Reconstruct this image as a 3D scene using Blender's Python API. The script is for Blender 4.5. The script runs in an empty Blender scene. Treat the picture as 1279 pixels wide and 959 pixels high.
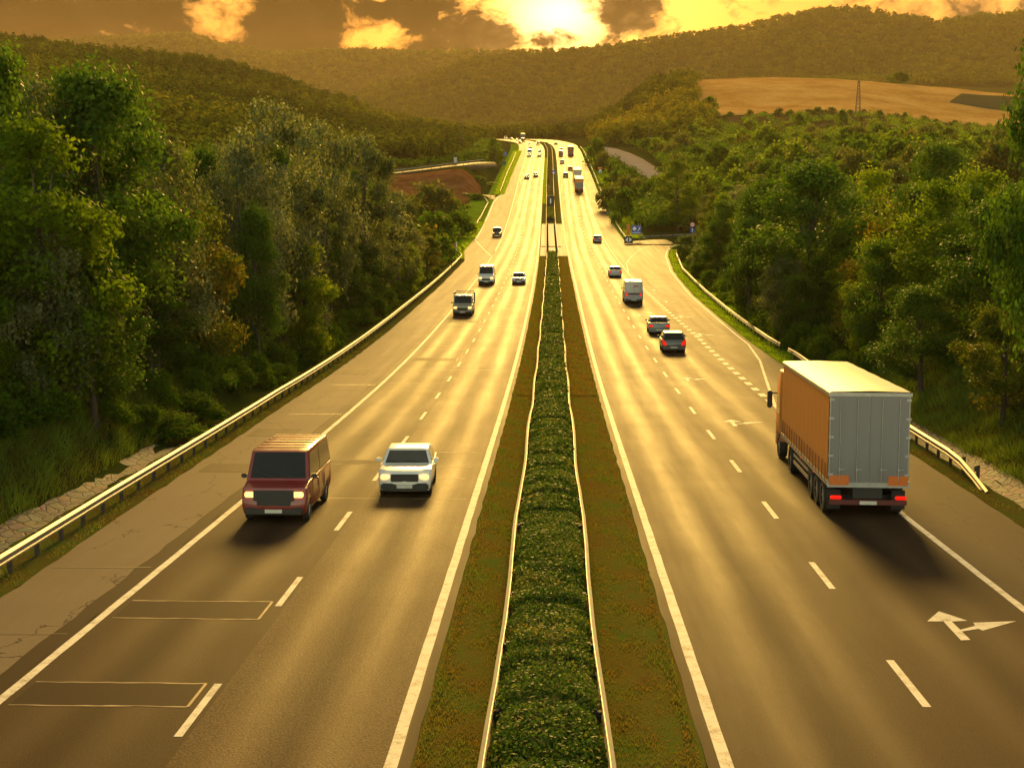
import bpy, bmesh, math, random
import numpy as np
from mathutils import Vector, Matrix
R = math.radians
random.seed(7); RNG = np.random.default_rng(7)
scene = bpy.context.scene
COL = scene.collection

# ------------------------------------------------------------------ camera
F, CU, CV = 1800.0, 639.5, 479.5
HORIZON, ROADU = 180.0, 691.0
PITCH = math.atan((CV - HORIZON) / F)
YAW = math.atan((ROADU - CU) * math.cos(PITCH) / F)
CPOS = Vector((-0.13, 0.0, 8.4))
FW = Vector((-math.sin(YAW) * math.cos(PITCH), math.cos(YAW) * math.cos(PITCH), -math.sin(PITCH)))
RT = Vector((math.cos(YAW), math.sin(YAW), 0)); UP = RT.cross(FW)
cam = bpy.data.cameras.new('camera'); camo = bpy.data.objects.new('camera', cam); COL.objects.link(camo)
cam.sensor_width = 36.0; cam.lens = F / 1279 * 36.0; cam.clip_end = 20000; cam.clip_start = 0.5
m = Matrix((RT, UP, -FW)).transposed().to_4x4(); m.translation = CPOS
camo.matrix_world = m
scene.camera = camo

# ------------------------------------------------------------------ light
SUN_EL, SUN_AZ = R(17.0), R(0.6)            # azimuth clockwise from +Y
SUN_STRENGTH, SUN_ANGLE = 3.2, R(14.0)
SKY_STRENGTH = 0.15
HAZE_DENSITY = 0.00006
sun = bpy.data.lights.new('sun', 'SUN'); suno = bpy.data.objects.new('sun', sun); COL.objects.link(suno)
sun.energy = SUN_STRENGTH; sun.angle = SUN_ANGLE; sun.color = (1.0, 0.60, 0.135)
sd = Vector((math.sin(SUN_AZ) * math.cos(SUN_EL), math.cos(SUN_AZ) * math.cos(SUN_EL), math.sin(SUN_EL)))
suno.rotation_euler = sd.to_track_quat('Z', 'Y').to_euler(); suno.location = (0, 0, 60)

def build_world():
    w = bpy.data.worlds.new('World'); scene.world = w; w.use_nodes = True
    nt = w.node_tree; N = nt.nodes; L = nt.links; N.clear()
    def nd(t, **k):
        n = N.new(t)
        for a, b in k.items(): setattr(n, a, b)
        return n
    def mth(op, a, b=None, c=None, clamp=False):
        n = nd('ShaderNodeMath', operation=op, use_clamp=clamp)
        for i, v in enumerate((a, b, c)):
            if v is None: continue
            if isinstance(v, (int, float)): n.inputs[i].default_value = v
            else: L.new(v, n.inputs[i])
        return n.outputs[0]
    def mix(fac, a, b, bt='MIX'):
        n = nd('ShaderNodeMix', data_type='RGBA', blend_type=bt)
        for s, v in ((n.inputs[0], fac), (n.inputs[6], a), (n.inputs[7], b)):
            if isinstance(v, (int, float)): s.default_value = v
            elif isinstance(v, tuple): s.default_value = v + (1,)
            else: L.new(v, s)
        return n.outputs[2]
    tc = nd('ShaderNodeTexCoord'); sep = nd('ShaderNodeSeparateXYZ'); L.new(tc.outputs['Generated'], sep.inputs[0])
    X, Y, Z = sep.outputs
    sky = nd('ShaderNodeTexSky', sky_type='NISHITA'); sky.sun_disc = False
    sky.sun_elevation = SUN_EL; sky.sun_rotation = SUN_AZ; sky.dust_density = 1.0; sky.air_density = 1.3; sky.ozone_density = 1.0
        # bearing and elevation of the direction, in radians near the horizon
    front = mth('GREATER_THAN', Y, 0.05)
    az = mth('DIVIDE', X, mth('MAXIMUM', Y, 0.05))
    warm = mth('ADD', 0.5, mth('MULTIPLY', Y, 0.5), clamp=True)
    skyc = mix(1.0, sky.outputs[0], mix(warm, (1.38, 1.05, 0.62), (0.11, 0.050, 0.0095)), 'MULTIPLY')
    def blob(a, e, ra, re, soft=1.0):
        da = mth('DIVIDE', mth('SUBTRACT', az, a), ra); de = mth('DIVIDE', mth('SUBTRACT', Z, e), re)
        d2 = mth('ADD', mth('MULTIPLY', da, da), mth('MULTIPLY', de, de))
        return mth('POWER', 2.718, mth('MULTIPLY', d2, -soft))
    comb = nd('ShaderNodeCombineXYZ'); L.new(mth('MULTIPLY', az, 1.0), comb.inputs[0]); L.new(mth('MULTIPLY', Z, 1.5), comb.inputs[1])
    noi = nd('ShaderNodeTexNoise'); noi.inputs['Scale'].default_value = 14; noi.inputs['Detail'].default_value = 9; noi.inputs['Roughness'].default_value = 0.6
    wn = nd('ShaderNodeTexNoise'); wn.inputs['Scale'].default_value = 22; wn.inputs['Detail'].default_value = 5; L.new(comb.outputs[0], wn.inputs['Vector'])
    wv = nd('ShaderNodeVectorMath', operation='SCALE'); L.new(wn.outputs[1], wv.inputs[0]); wv.inputs[3].default_value = 0.035
    wa = nd('ShaderNodeVectorMath', operation='ADD'); L.new(comb.outputs[0], wa.inputs[0]); L.new(wv.outputs[0], wa.inputs[1])
    L.new(wa.outputs[0], noi.inputs['Vector'])
    nz = noi.outputs[0]
    big = nd('ShaderNodeTexNoise'); big.inputs['Scale'].default_value = 42; big.inputs['Detail'].default_value = 8; big.inputs['Roughness'].default_value = 0.62
    L.new(wa.outputs[0], big.inputs['Vector']); nb = big.outputs[0]
    # glow round the hidden sun
    g1 = blob(0.004, 0.086, 0.030, 0.020); g2 = blob(0.005, 0.085, 0.105, 0.045); g3 = blob(0.01, 0.10, 0.60, 0.40)
    glow = mix(1.0, mix(1.0, mix(g1, (0, 0, 0), (0.8, 0.66, 0.33)), mix(g2, (0, 0, 0), (0.42, 0.245, 0.055)), 'ADD'), mix(g3, (0, 0, 0), (0.085, 0.042, 0.010)), 'ADD')
    glow = mix(front, (0, 0, 0), glow)
    bg_sky = mix(1.0, mix(1.0, skyc, (SKY_STRENGTH,) * 3, 'MULTIPLY'), glow, 'ADD')
    # clouds: a dark bank on the left, a small puff by the sun, thin veil on the right
    left = mth('MULTIPLY', mth('SUBTRACT', -0.022, az), 16.0, clamp=True)
    gapw = mth('ADD', blob(-0.225, 0.082, 0.022, 0.03), mth('ADD', blob(-0.122, 0.072, 0.022, 0.014), blob(-0.118, 0.1, 0.010, 0.008)))
    dens = mth('ADD', mth('MULTIPLY', left, 0.95), mth('MULTIPLY', mth('SUBTRACT', nz, 0.5), 1.6))
    dens = mth('SUBTRACT', dens, mth('MULTIPLY', gapw, 1.0))
    dens = mth('ADD', dens, mth('MULTIPLY', mth('SUBTRACT', nb, 0.5), 2.4))
    puff = mth('ADD', blob(0.051, 0.086, 0.023, 0.018), mth('ADD', blob(-0.040, 0.072, 0.016, 0.009), mth('MULTIPLY', blob(0.006, 0.070, 0.020, 0.005), 0.45)))
    dens = mth('ADD', dens, mth('MULTIPLY', puff, 1.15))
    right = mth('MULTIPLY', mth('SUBTRACT', az, 0.09), 4.5, clamp=True)
    dens = mth('ADD', dens, mth('MULTIPLY', right, 0.50))
    cl = mth('MULTIPLY', mth('SUBTRACT', dens, 0.12), 2.0, clamp=True)
    cl = mth('MULTIPLY', cl, mth('SUBTRACT', 1.0, mth('MULTIPLY', mth('SUBTRACT', Z, 0.14), 6.0, clamp=True)))
    cl = mth('MULTIPLY', cl, front)
    shade = mth('ADD', 0.15, mth('MULTIPLY', mth('POWER', 2.718, mth('MULTIPLY', mth('ADD', mth('MULTIPLY', mth('SUBTRACT', dens, 0.35), -1.6), mth('MULTIPLY', mth('SUBTRACT', nb, 0.5), -5.0)), 1.0)), 1.1))
    ccol = mix(1.0, mix(left, (0.105, 0.054, 0.016), (0.015, 0.0068, 0.0022)), nd('ShaderNodeCombineXYZ').outputs[0] if False else mix(shade, (0, 0, 0), (1, 1, 1)), 'MULTIPLY')
    col = mix(cl, bg_sky, ccol)
    bg = nd('ShaderNodeBackground'); L.new(col, bg.inputs[0]); bg.inputs[1].default_value = 1.0
    out = nd('ShaderNodeOutputWorld'); L.new(bg.outputs[0], out.inputs[0])
build_world()
scene.view_settings.view_transform = 'Standard'; scene.view_settings.look = 'None'
scene.view_settings.exposure = 1.5; scene.view_settings.gamma = 1.0; scene.view_settings.use_curve_mapping = False
scene.render.engine = 'CYCLES'
cy = scene.cycles
cy.use_denoising = True; cy.max_bounces = 6; cy.diffuse_bounces = 3; cy.glossy_bounces = 3; cy.transmission_bounces = 4
cy.transparent_max_bounces = 8; cy.volume_bounces = 0; cy.sample_clamp_indirect = 4.0; cy.caustics_reflective = False; cy.caustics_refractive = False

# ------------------------------------------------------------------ tagging helpers
def tag(o, label=None, cat=None, group=None, kind=None):
    if label: o['label'] = label
    if cat: o['category'] = cat
    if group: o['group'] = group
    if kind: o['kind'] = kind
    return o
def empty(name, loc=(0, 0, 0), rz=0.0):
    o = bpy.data.objects.new(name, None); COL.objects.link(o); o.location = loc; o.rotation_euler = (0, 0, rz)
    o.empty_display_size = 0.3
    return o
def copy_tree(o, parent=None):
    c = o.copy(); COL.objects.link(c)
    if parent is not None: c.parent = parent
    for ch in o.children: copy_tree(ch, c)
    return c

class MB:
    """collects faces and links them as ONE mesh object"""
    def __init__(s): s.v = []; s.f = []
    def add(s, vs, fs):
        b = len(s.v); s.v += [tuple(p) for p in vs]; s.f += [tuple(i + b for i in f) for f in fs]; return s
    def box(s, x0, x1, y0, y1, z0, z1):
        return s.add([(x0, y0, z0), (x1, y0, z0), (x1, y1, z0), (x0, y1, z0), (x0, y0, z1), (x1, y0, z1), (x1, y1, z1), (x0, y1, z1)],
                     [(3, 2, 1, 0), (4, 5, 6, 7), (0, 1, 5, 4), (1, 2, 6, 5), (2, 3, 7, 6), (3, 0, 4, 7)])
    def tube(s, p0, p1, r0, r1=None, n=8, caps=True):
        r1 = r0 if r1 is None else r1
        p0 = Vector(p0); p1 = Vector(p1); d = (p1 - p0).normalized()
        a = d.orthogonal().normalized(); b = d.cross(a)
        vs = []
        for p, r in ((p0, r0), (p1, r1)):
            for k in range(n):
                t = 2 * math.pi * k / n; vs.append(p + a * (r * math.cos(t)) + b * (r * math.sin(t)))
        fs = [(k, (k + 1) % n, n + (k + 1) % n, n + k) for k in range(n)]
        if caps: fs += [tuple(range(n - 1, -1, -1)), tuple(range(n, 2 * n))]
        return s.add(vs, fs)
    def prism(s, poly, axis, a0, a1):
        """poly: 2D points in the two other axes, extruded along axis from a0 to a1"""
        n = len(poly)
        def P(p, a): return {'x': (a, p[0], p[1]), 'y': (p[0], a, p[1]), 'z': (p[0], p[1], a)}[axis]
        vs = [P(p, a0) for p in poly] + [P(p, a1) for p in poly]
        fs = [(k, (k + 1) % n, n + (k + 1) % n, n + k) for k in range(n)] + [tuple(range(n - 1, -1, -1)), tuple(range(n, 2 * n))]
        return s.add(vs, fs)
    def build(s, name, mat, parent=None, smooth=False, bevel=0.0, seg=2):
        me = bpy.data.meshes.new(name); me.from_pydata(s.v, [], s.f); me.validate()
        bm = bmesh.new(); bm.from_mesh(me)
        bmesh.ops.recalc_face_normals(bm, faces=bm.faces)
        if bevel > 0:
            es = [e for e in bm.edges if len(e.link_faces) == 2 and e.calc_face_angle(0) > 0.5]
            bmesh.ops.bevel(bm, geom=es, offset=bevel, segments=seg, affect='EDGES', clamp_overlap=True)
        bm.to_mesh(me); bm.free()
        if smooth:
            for p in me.polygons: p.use_smooth = True
            try: me.set_sharp_from_angle(angle=R(42))
            except Exception: pass
        o = bpy.data.objects.new(name, me); COL.objects.link(o)
        if mat is not None: me.materials.append(mat)
        if parent is not None: o.parent = parent
        return o

def mesh_np(name, verts, quads, mat, parent=None, tint=None, tris=None):
    """fast mesh from numpy arrays (quads n x 4)"""
    me = bpy.data.meshes.new(name)
    k = quads.shape[1]
    me.vertices.add(len(verts)); me.vertices.foreach_set('co', verts.astype(np.float32).ravel())
    me.loops.add(quads.size); me.loops.foreach_set('vertex_index', quads.astype(np.int32).ravel())
    me.polygons.add(len(quads)); me.polygons.foreach_set('loop_start', np.arange(0, quads.size, k, dtype=np.int32))
    me.update(calc_edges=True)
    if tint is not None:
        at = me.attributes.new('tint', 'FLOAT', 'POINT'); at.data.foreach_set('value', tint.astype(np.float32))
    o = bpy.data.objects.new(name, me); COL.objects.link(o)
    if mat is not None: me.materials.append(mat)
    if parent is not None: o.parent = parent
    return o

# ------------------------------------------------------------------ materials
def node_mat(name):
    mt = bpy.data.materials.new(name); mt.use_nodes = True
    nt = mt.node_tree; b = nt.nodes['Principled BSDF']
    return mt, nt, b
def link_ramp(nt, src, stops):
    r = nt.nodes.new('ShaderNodeValToRGB'); nt.links.new(src, r.inputs[0])
    e = r.color_ramp.elements
    while len(e) > len(stops): e.remove(e[-1])
    while len(e) < len(stops): e.new(0.5)
    for q, (p, c) in zip(e, stops): q.position = p; q.color = (c[0], c[1], c[2], 1)
    return r.outputs[0]
def noise(nt, vec, scale, detail=4, rough=0.55):
    n = nt.nodes.new('ShaderNodeTexNoise'); n.inputs['Scale'].default_value = scale; n.inputs['Detail'].default_value = detail
    n.inputs['Roughness'].default_value = rough; nt.links.new(vec, n.inputs['Vector']); return n.outputs[0]
def coords(nt, scale=(1, 1, 1), kind='Object'):
    t = nt.nodes.new('ShaderNodeTexCoord'); mp = nt.nodes.new('ShaderNodeMapping'); mp.inputs['Scale'].default_value = scale
    nt.links.new(t.outputs[kind], mp.inputs[0]); return mp.outputs[0]
def nmath(nt, op, a, b=None, clamp=False):
    n = nt.nodes.new('ShaderNodeMath'); n.operation = op; n.use_clamp = clamp
    for i, v in enumerate((a, b)):
        if v is None: continue
        if isinstance(v, (int, float)): n.inputs[i].default_value = v
        else: nt.links.new(v, n.inputs[i])
    return n.outputs[0]
def nmix(nt, fac, a, b, bt='MIX'):
    n = nt.nodes.new('ShaderNodeMix'); n.data_type = 'RGBA'; n.blend_type = bt
    for s, v in ((n.inputs[0], fac), (n.inputs[6], a), (n.inputs[7], b)):
        if isinstance(v, (int, float)): s.default_value = v
        elif isinstance(v, tuple): s.default_value = v + (1,)
        else: nt.links.new(v, s)
    return n.outputs[2]
def bump(nt, b, h, strength=0.3, dist=0.02):
    n = nt.nodes.new('ShaderNodeBump'); n.inputs['Strength'].default_value = strength; n.inputs['Distance'].default_value = dist
    nt.links.new(h, n.inputs['Height']); nt.links.new(n.outputs[0], b.inputs['Normal'])

MATS = {}
def plain(name, col, rough=0.5, metal=0.0, var=0.12, scale=6.0, coat=0.0, spec=0.5):
    if name in MATS: return MATS[name]
    mt, nt, b = node_mat(name)
    n = noise(nt, coords(nt), scale)
    c1 = tuple(max(0, c * (1 - var)) for c in col); c2 = tuple(min(1, c * (1 + var)) for c in col)
    nt.links.new(link_ramp(nt, n, [(0.3, c1), (0.7, c2)]), b.inputs['Base Color'])
    b.inputs['Roughness'].default_value = rough; b.inputs['Metallic'].default_value = metal
    b.inputs['Coat Weight'].default_value = coat; b.inputs['Specular IOR Level'].default_value = spec
    MATS[name] = mt; return mt
def paint(name, col, dirt=0.12):
    if name in MATS: return MATS[name]
    mt, nt, b = node_mat(name)
    n = noise(nt, coords(nt, (1, 1, 2.5)), 3.0, 6, 0.65)
    nt.links.new(link_ramp(nt, n, [(0.35, col), (0.75, tuple(c * (1 - dirt) + 0.12 * dirt for c in col))]), b.inputs['Base Color'])
    nt.links.new(nmath(nt, 'ADD', nmath(nt, 'MULTIPLY', n, 0.25), 0.25), b.inputs['Roughness'])
    b.inputs['Coat Weight'].default_value = 0.5; b.inputs['Coat Roughness'].default_value = 0.08
    MATS[name] = mt; return mt
def lamp_mat(name, col, strength, base=None):
    if name in MATS: return MATS[name]
    mt, nt, b = node_mat(name)
    n = noise(nt, coords(nt), 20.0)
    nt.links.new(link_ramp(nt, n, [(0.2, tuple(c * 0.85 for c in (base or col))), (0.8, base or col)]), b.inputs['Base Color'])
    b.inputs['Roughness'].default_value = 0.15
    b.inputs['Emission Color'].default_value = col + (1,); b.inputs['Emission Strength'].default_value = strength
    MATS[name] = mt; return mt

def asphalt(name, c1, c2, rough, grain=60.0, bumpst=0.35, centres=(), cracks=False, half=0.8, spec=0.02, gw=0.6):
    """asphalt or concrete with aggregate, long wear streaks and smoother wheel tracks"""
    mt, nt, b = node_mat(name)
    oc = coords(nt); g = noise(nt, oc, grain, 3, 0.7); big = noise(nt, oc, 0.35, 5, 0.6)
    st = noise(nt, coords(nt, (1.4, 0.018, 1)), 1.0, 4, 0.6)
    col = link_ramp(nt, nmath(nt, 'ADD', nmath(nt, 'MULTIPLY', g, gw), nmath(nt, 'ADD', nmath(nt, 'MULTIPLY', big, 0.45 * (1 - gw)), nmath(nt, 'MULTIPLY', st, 0.55 * (1 - gw)))), [(0.36, c1), (0.66, c2)])
    r = nmath(nt, 'ADD', rough - 0.10, nmath(nt, 'MULTIPLY', nmath(nt, 'ADD', st, nmath(nt, 'MULTIPLY', big, 0.5)), 0.16))
    if centres:
        sep = nt.nodes.new('ShaderNodeSeparateXYZ'); nt.links.new(oc, sep.inputs[0])
        tot = None
        for c in centres:
            d = nmath(nt, 'ABSOLUTE', nmath(nt, 'SUBTRACT', sep.outputs[0], c))
            e = nmath(nt, 'DIVIDE', nmath(nt, 'SUBTRACT', d, half), 0.42)
            w = nmath(nt, 'POWER', 2.718, nmath(nt, 'MULTIPLY', nmath(nt, 'MULTIPLY', e, e), -1.0))
            dd = nmath(nt, 'DIVIDE', d, 0.38); ow = nmath(nt, 'MULTIPLY', nmath(nt, 'POWER', 2.718, nmath(nt, 'MULTIPLY', nmath(nt, 'MULTIPLY', dd, dd), -1.0)), nmath(nt, 'MULTIPLY', st, 0.75))
            col = nmix(nt, ow, col, (0.014, 0.010, 0.008))
            tot = w if tot is None else nmath(nt, 'ADD', tot, w, True)
        brk = noise(nt, coords(nt, (0.9, 0.05, 1)), 1.0, 6, 0.65); tot = nmath(nt, 'MULTIPLY', tot, nmath(nt, 'ADD', 0.15, nmath(nt, 'MULTIPLY', brk, 1.5)), True)
        r = nmath(nt, 'ADD', nmath(nt, 'SUBTRACT', r, nmath(nt, 'MULTIPLY', tot, 0.10)), 0.04)
        oil = None
        col = nmix(nt, nmath(nt, 'MULTIPLY', tot, 0.30), col, tuple(x * 1.25 for x in c2))
    h = g
    if cracks:
        v = nt.nodes.new('ShaderNodeTexVoronoi'); v.feature = 'DISTANCE_TO_EDGE'; v.inputs['Scale'].default_value = 1.0
        wob = nt.nodes.new('ShaderNodeVectorMath'); wob.operation = 'ADD'
        nn = nt.nodes.new('ShaderNodeTexNoise'); nn.inputs['Scale'].default_value = 1.2; nn.inputs['Detail'].default_value = 6; nt.links.new(oc, nn.inputs['Vector'])
        nt.links.new(coords(nt, (0.34, 0.16, 1)), wob.inputs[0]); sc = nt.nodes.new('ShaderNodeVectorMath'); sc.operation = 'SCALE'; sc.inputs[3].default_value = 0.35
        nt.links.new(nn.outputs[1], sc.inputs[0]); nt.links.new(sc.outputs[0], wob.inputs[1]); nt.links.new(wob.outputs[0], v.inputs['Vector'])
        line = nmath(nt, 'LESS_THAN', v.outputs[0], 0.006)
        line = nmath(nt, 'MULTIPLY', line, nmath(nt, 'GREATER_THAN', big, 0.47))
        col = nmix(nt, nmath(nt, 'MULTIPLY', line, 0.8), col, (0.03, 0.022, 0.015))
    nt.links.new(col, b.inputs['Base Color']); nt.links.new(r, b.inputs['Roughness'])
    b.inputs['Specular IOR Level'].default_value = spec
    bump(nt, b, h, bumpst, 0.012)
    return mt
def marking_mat():
    mt, nt, b = node_mat('road_paint')
    oc = coords(nt); g = noise(nt, oc, 25, 6, 0.75); w = noise(nt, oc, 2.5, 5, 0.7)
    col = link_ramp(nt, nmath(nt, 'ADD', nmath(nt, 'MULTIPLY', g, 0.5), nmath(nt, 'MULTIPLY', w, 0.5)), [(0.38, (0.20, 0.17, 0.13)), (0.52, (0.58, 0.54, 0.46))])
    nt.links.new(col, b.inputs['Base Color']); b.inputs['Roughness'].default_value = 0.75; b.inputs['Specular IOR Level'].default_value = 0.15
    return mt
def foliage(name, c1, c2, c3, trans=0.35, tcol=None, rough=0.55, spec=0.10):
    mt, nt, b = node_mat(name)
    a = nt.nodes.new('ShaderNodeAttribute'); a.attribute_name = 'tint'
    oi = nt.nodes.new('ShaderNodeObjectInfo')
    t = nmath(nt, 'ADD', a.outputs['Fac'], nmath(nt, 'MULTIPLY', nmath(nt, 'SUBTRACT', oi.outputs['Random'], 0.5), 0.25))
    col = link_ramp(nt, t, [(0.05, c1), (0.5, c2), (0.95, c3)])
    nt.links.new(col, b.inputs['Base Color']); b.inputs['Roughness'].default_value = rough; b.inputs['Specular IOR Level'].default_value = spec
    tr = nt.nodes.new('ShaderNodeBsdfTranslucent'); nt.links.new(nmix(nt, 1.0, col, tcol or (1.5, 1.35, 0.5), 'MULTIPLY'), tr.inputs[0])
    mx = nt.nodes.new('ShaderNodeMixShader'); mx.inputs[0].default_value = trans
    nt.links.new(b.outputs[0], mx.inputs[1]); nt.links.new(tr.outputs[0], mx.inputs[2])
    nt.links.new(mx.outputs[0], nt.nodes['Material Output'].inputs[0])
    MATS[name] = mt; return mt
def grass_ground(name, cols, scale=0.6, fine=18):
    mt, nt, b = node_mat(name)
    oc = coords(nt); n1 = noise(nt, oc, scale, 8, 0.68); n2 = noise(nt, oc, fine, 4, 0.7)
    s = nmath(nt, 'ADD', nmath(nt, 'MULTIPLY', n1, 0.7), nmath(nt, 'MULTIPLY', n2, 0.3))
    nt.links.new(link_ramp(nt, s, [(0.36, cols[0]), (0.5, cols[1]), (0.62, cols[2])]), b.inputs['Base Color'])
    b.inputs['Roughness'].default_value = 1.0; b.inputs['Specular IOR Level'].default_value = 0.0
    bump(nt, b, n2, 0.8, 0.06)
    return mt

M_ASPH_L = asphalt('asphalt_smooth', (0.032, 0.020, 0.011), (0.066, 0.042, 0.022), 0.62, 34, 0.5, (-8.4,), False, 0.8, 0.02, 0.72)
M_ASPH_LI = asphalt('asphalt_coarse', (0.018, 0.011, 0.006), (0.130, 0.084, 0.042), 0.63, 22, 1.0, (-4.6,), False, 0.8, 0.025, 0.85)
M_ASPH_R = asphalt('asphalt_right', (0.036, 0.023, 0.013), (0.068, 0.043, 0.023), 0.62, 34, 0.5, (4.8, 8.75), False, 0.8, 0.02, 0.72)
M_CONC = asphalt('worn_concrete', (0.10, 0.076, 0.052), (0.18, 0.14, 0.098), 0.7, 40, 0.2, (), True)
M_ASPH_S = asphalt('asphalt_shoulder', (0.045, 0.033, 0.022), (0.085, 0.062, 0.041), 0.66, 50, 0.3, (), True)
M_ASPH_D = asphalt('asphalt_patch', (0.022, 0.013, 0.009), (0.044, 0.028, 0.018), 0.66, 50, 0.3)
M_PAINT = marking_mat()
M_GRASS = grass_ground('verge_grass', [(0.075, 0.048, 0.015), (0.075, 0.075, 0.016), (0.055, 0.085, 0.016)])
M_GRASS_G = grass_ground('verge_grass_green', [(0.10, 0.11, 0.012), (0.12, 0.20, 0.012), (0.15, 0.26, 0.012)], 0.35)
M_MEDIAN = grass_ground('median_grass', [(0.12, 0.080, 0.016), (0.11, 0.10, 0.018), (0.07, 0.115, 0.016)], 0.45)
M_TERR = grass_ground('terrain', [(0.034, 0.032, 0.010), (0.036, 0.048, 0.010), (0.03, 0.048, 0.009)], 0.05)
M_STONE = None
def stone_mat():
    mt, nt, b = node_mat('stone_slabs')
    oc = coords(nt); v = nt.nodes.new('ShaderNodeTexVoronoi'); v.feature = 'DISTANCE_TO_EDGE'; v.inputs['Scale'].default_value = 1.0; nt.links.new(coords(nt, (2.6, 1.7, 1)), v.inputs['Vector'])
    n = noise(nt, oc, 9, 6, 0.7)
    c = link_ramp(nt, n, [(0.3, (0.10, 0.08, 0.06)), (0.7, (0.24, 0.20, 0.155))])
    v2 = nt.nodes.new('ShaderNodeTexVoronoi'); v2.inputs['Scale'].default_value = 1.0; nt.links.new(coords(nt, (2.6, 1.7, 1)), v2.inputs['Vector']); c = nmix(nt, 0.45, c, v2.outputs['Color'], 'MULTIPLY')
    e = nmath(nt, 'MULTIPLY', nmath(nt, 'LESS_THAN', v.outputs[0], 0.045), 0.85)
    nt.links.new(nmix(nt, e, c, (0.03, 0.028, 0.015)), b.inputs['Base Color']); b.inputs['Roughness'].default_value = 0.85
    bump(nt, b, nmath(nt, 'ADD', nmath(nt, 'MINIMUM', v.outputs[0], 0.1), nmath(nt, 'MULTIPLY', n, 0.05)), 1.0, 0.3)
    return mt
M_STONE = stone_mat()
M_STEEL = plain('galvanised_steel', (0.30, 0.275, 0.235), 0.6, 0.5, 0.15, 2.0)
M_POST = plain('weathered_post', (0.05, 0.040, 0.028), 0.8, 0.0, 0.3)
M_TYRE = plain('tyre_rubber', (0.018, 0.017, 0.016), 0.8)
M_RIM = plain('rim_alloy', (0.45, 0.44, 0.42), 0.35, 0.8)
M_GLASS = plain('dark_glass', (0.014, 0.014, 0.013), 0.06, 0.0, 0.1, 2.0, 0.0, 0.3)
M_GLASSG = plain('grey_glass', (0.06, 0.055, 0.045), 0.10, 0.0, 0.1, 2.0, 0.3)
M_BLACK = plain('black_plastic', (0.018, 0.017, 0.016), 0.5)
M_PLATE = plain('number_plate', (0.55, 0.52, 0.45), 0.4)
M_HEAD = lamp_mat('headlight_lit', (1.0, 0.42, 0.06), 1.3, (0.8, 0.75, 0.6))
M_HEADOFF = plain('headlight_clear', (0.55, 0.52, 0.46), 0.12, 0.2, 0.1, 8, 0.6)
M_TAIL = lamp_mat('tail_light', (1.0, 0.012, 0.004), 0.35, (0.30, 0.01, 0.006))
M_TAILOFF = plain('tail_lens', (0.35, 0.02, 0.01), 0.2, 0, 0.1, 8, 0.5)
M_WOOD = plain('pole_wood', (0.10, 0.065, 0.04), 0.8, 0, 0.3)
M_BARK = plain('bark', (0.055, 0.042, 0.03), 0.9, 0, 0.4, 4)
M_WHITE = plain('sign_white', (0.75, 0.74, 0.70), 0.45)
M_BLUE = plain('sign_blue', (0.02, 0.07, 0.38), 0.4)
M_RED = plain('sign_red', (0.55, 0.03, 0.02), 0.4)
M_ORANGE = plain('panel_orange', (0.65, 0.14, 0.02), 0.5)

# ------------------------------------------------------------------ road alignment (metres; +Y runs along the motorway)
class Curve1:
    def __init__(s, K):
        s.x = np.array([k[0] for k in K], float); s.z = np.array([k[1] for k in K], float)
        h = np.diff(s.x); d = np.diff(s.z) / h; n = len(K); mm = np.zeros(n); mm[0] = d[0]; mm[-1] = d[-1]
        for i in range(1, n - 1): mm[i] = (d[i - 1] * h[i] + d[i] * h[i - 1]) / (h[i] + h[i - 1])
        s.m = mm
    def __call__(s, y):
        y = np.asarray(y, float); i = np.clip(np.searchsorted(s.x, y) - 1, 0, len(s.x) - 2); h = s.x[i + 1] - s.x[i]; t = np.clip((y - s.x[i]) / h, -1, 2)
        r = (2 * t**3 - 3 * t * t + 1) * s.z[i] + (t**3 - 2 * t * t + t) * h * s.m[i] + (-2 * t**3 + 3 * t * t) * s.z[i + 1] + (t**3 - t * t) * h * s.m[i + 1]
        return r if r.ndim else float(r)
ZR = Curve1([(-80, 5.6), (0, 0), (22, -1.53), (43, -3.0), (86, -5.8), (163, -8.75), (228, -10.25), (275, -10.9), (310, -10.75), (345, -9.95), (415, -6.9), (485, -3.0), (605, 2.7), (685, 6.2), (780, 9.0), (850, 10.7), (920, 11.4), (1000, 11.0), (1200, 6)])
XC = Curve1([(-80, 0), (0, 0), (240, 0), (345, -0.45), (485, -0.95), (605, -1.3), (685, -2.0), (780, -6), (850, -15), (920, -31), (1000, -57), (1200, -150)])
def lerp_tab(K):
    xs = [k[0] for k in K]; zs = [k[1] for k in K]
    return lambda y: np.interp(y, xs, zs)
SH_L = lerp_tab([(0, -13.0), (24, -13.0), (44, -13.6), (75, -14.2), (200, -14.5), (235, -14.5), (262, -16.2), (415, -16.2), (430, -14.4), (700, -14.2), (780, -14.2), (860, -18), (1200, -18)])
OUT_L = lerp_tab([(0, -10.3), (240, -10.5), (1200, -10.6)])
DIV_R = lerp_tab([(0, 6.65), (45, 6.83), (75, 7.0), (200, 7.0), (1200, 7.0)])
OUT_R = lerp_tab([(0, 10.7), (44, 10.9), (75, 11.5), (120, 11.7), (156, 11.15), (200, 10.6), (1200, 10.6)])
SH_R = lerp_tab([(0, 13.9), (42, 14.0), (56, 14.4), (90, 15.4), (112, 15.5), (165, 16.0), (210, 17.4), (250, 19.8), (268, 21.6), (283, 24.0), (284, 14.6), (420, 14.2), (600, 13.8), (700, 14.0), (780, 17), (1200, 15)])

def ray(u, v): return FW + RT * ((u - CU) / F) + UP * ((CV - v) / F)
def at_y(u, v, y):
    r = ray(u, v); return CPOS + r * (y / r.y)
def x_at(u, y): return (u - ROADU) / F * y
def z_at(v, y): return 8.4 + (HORIZON - v) / F * y

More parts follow.
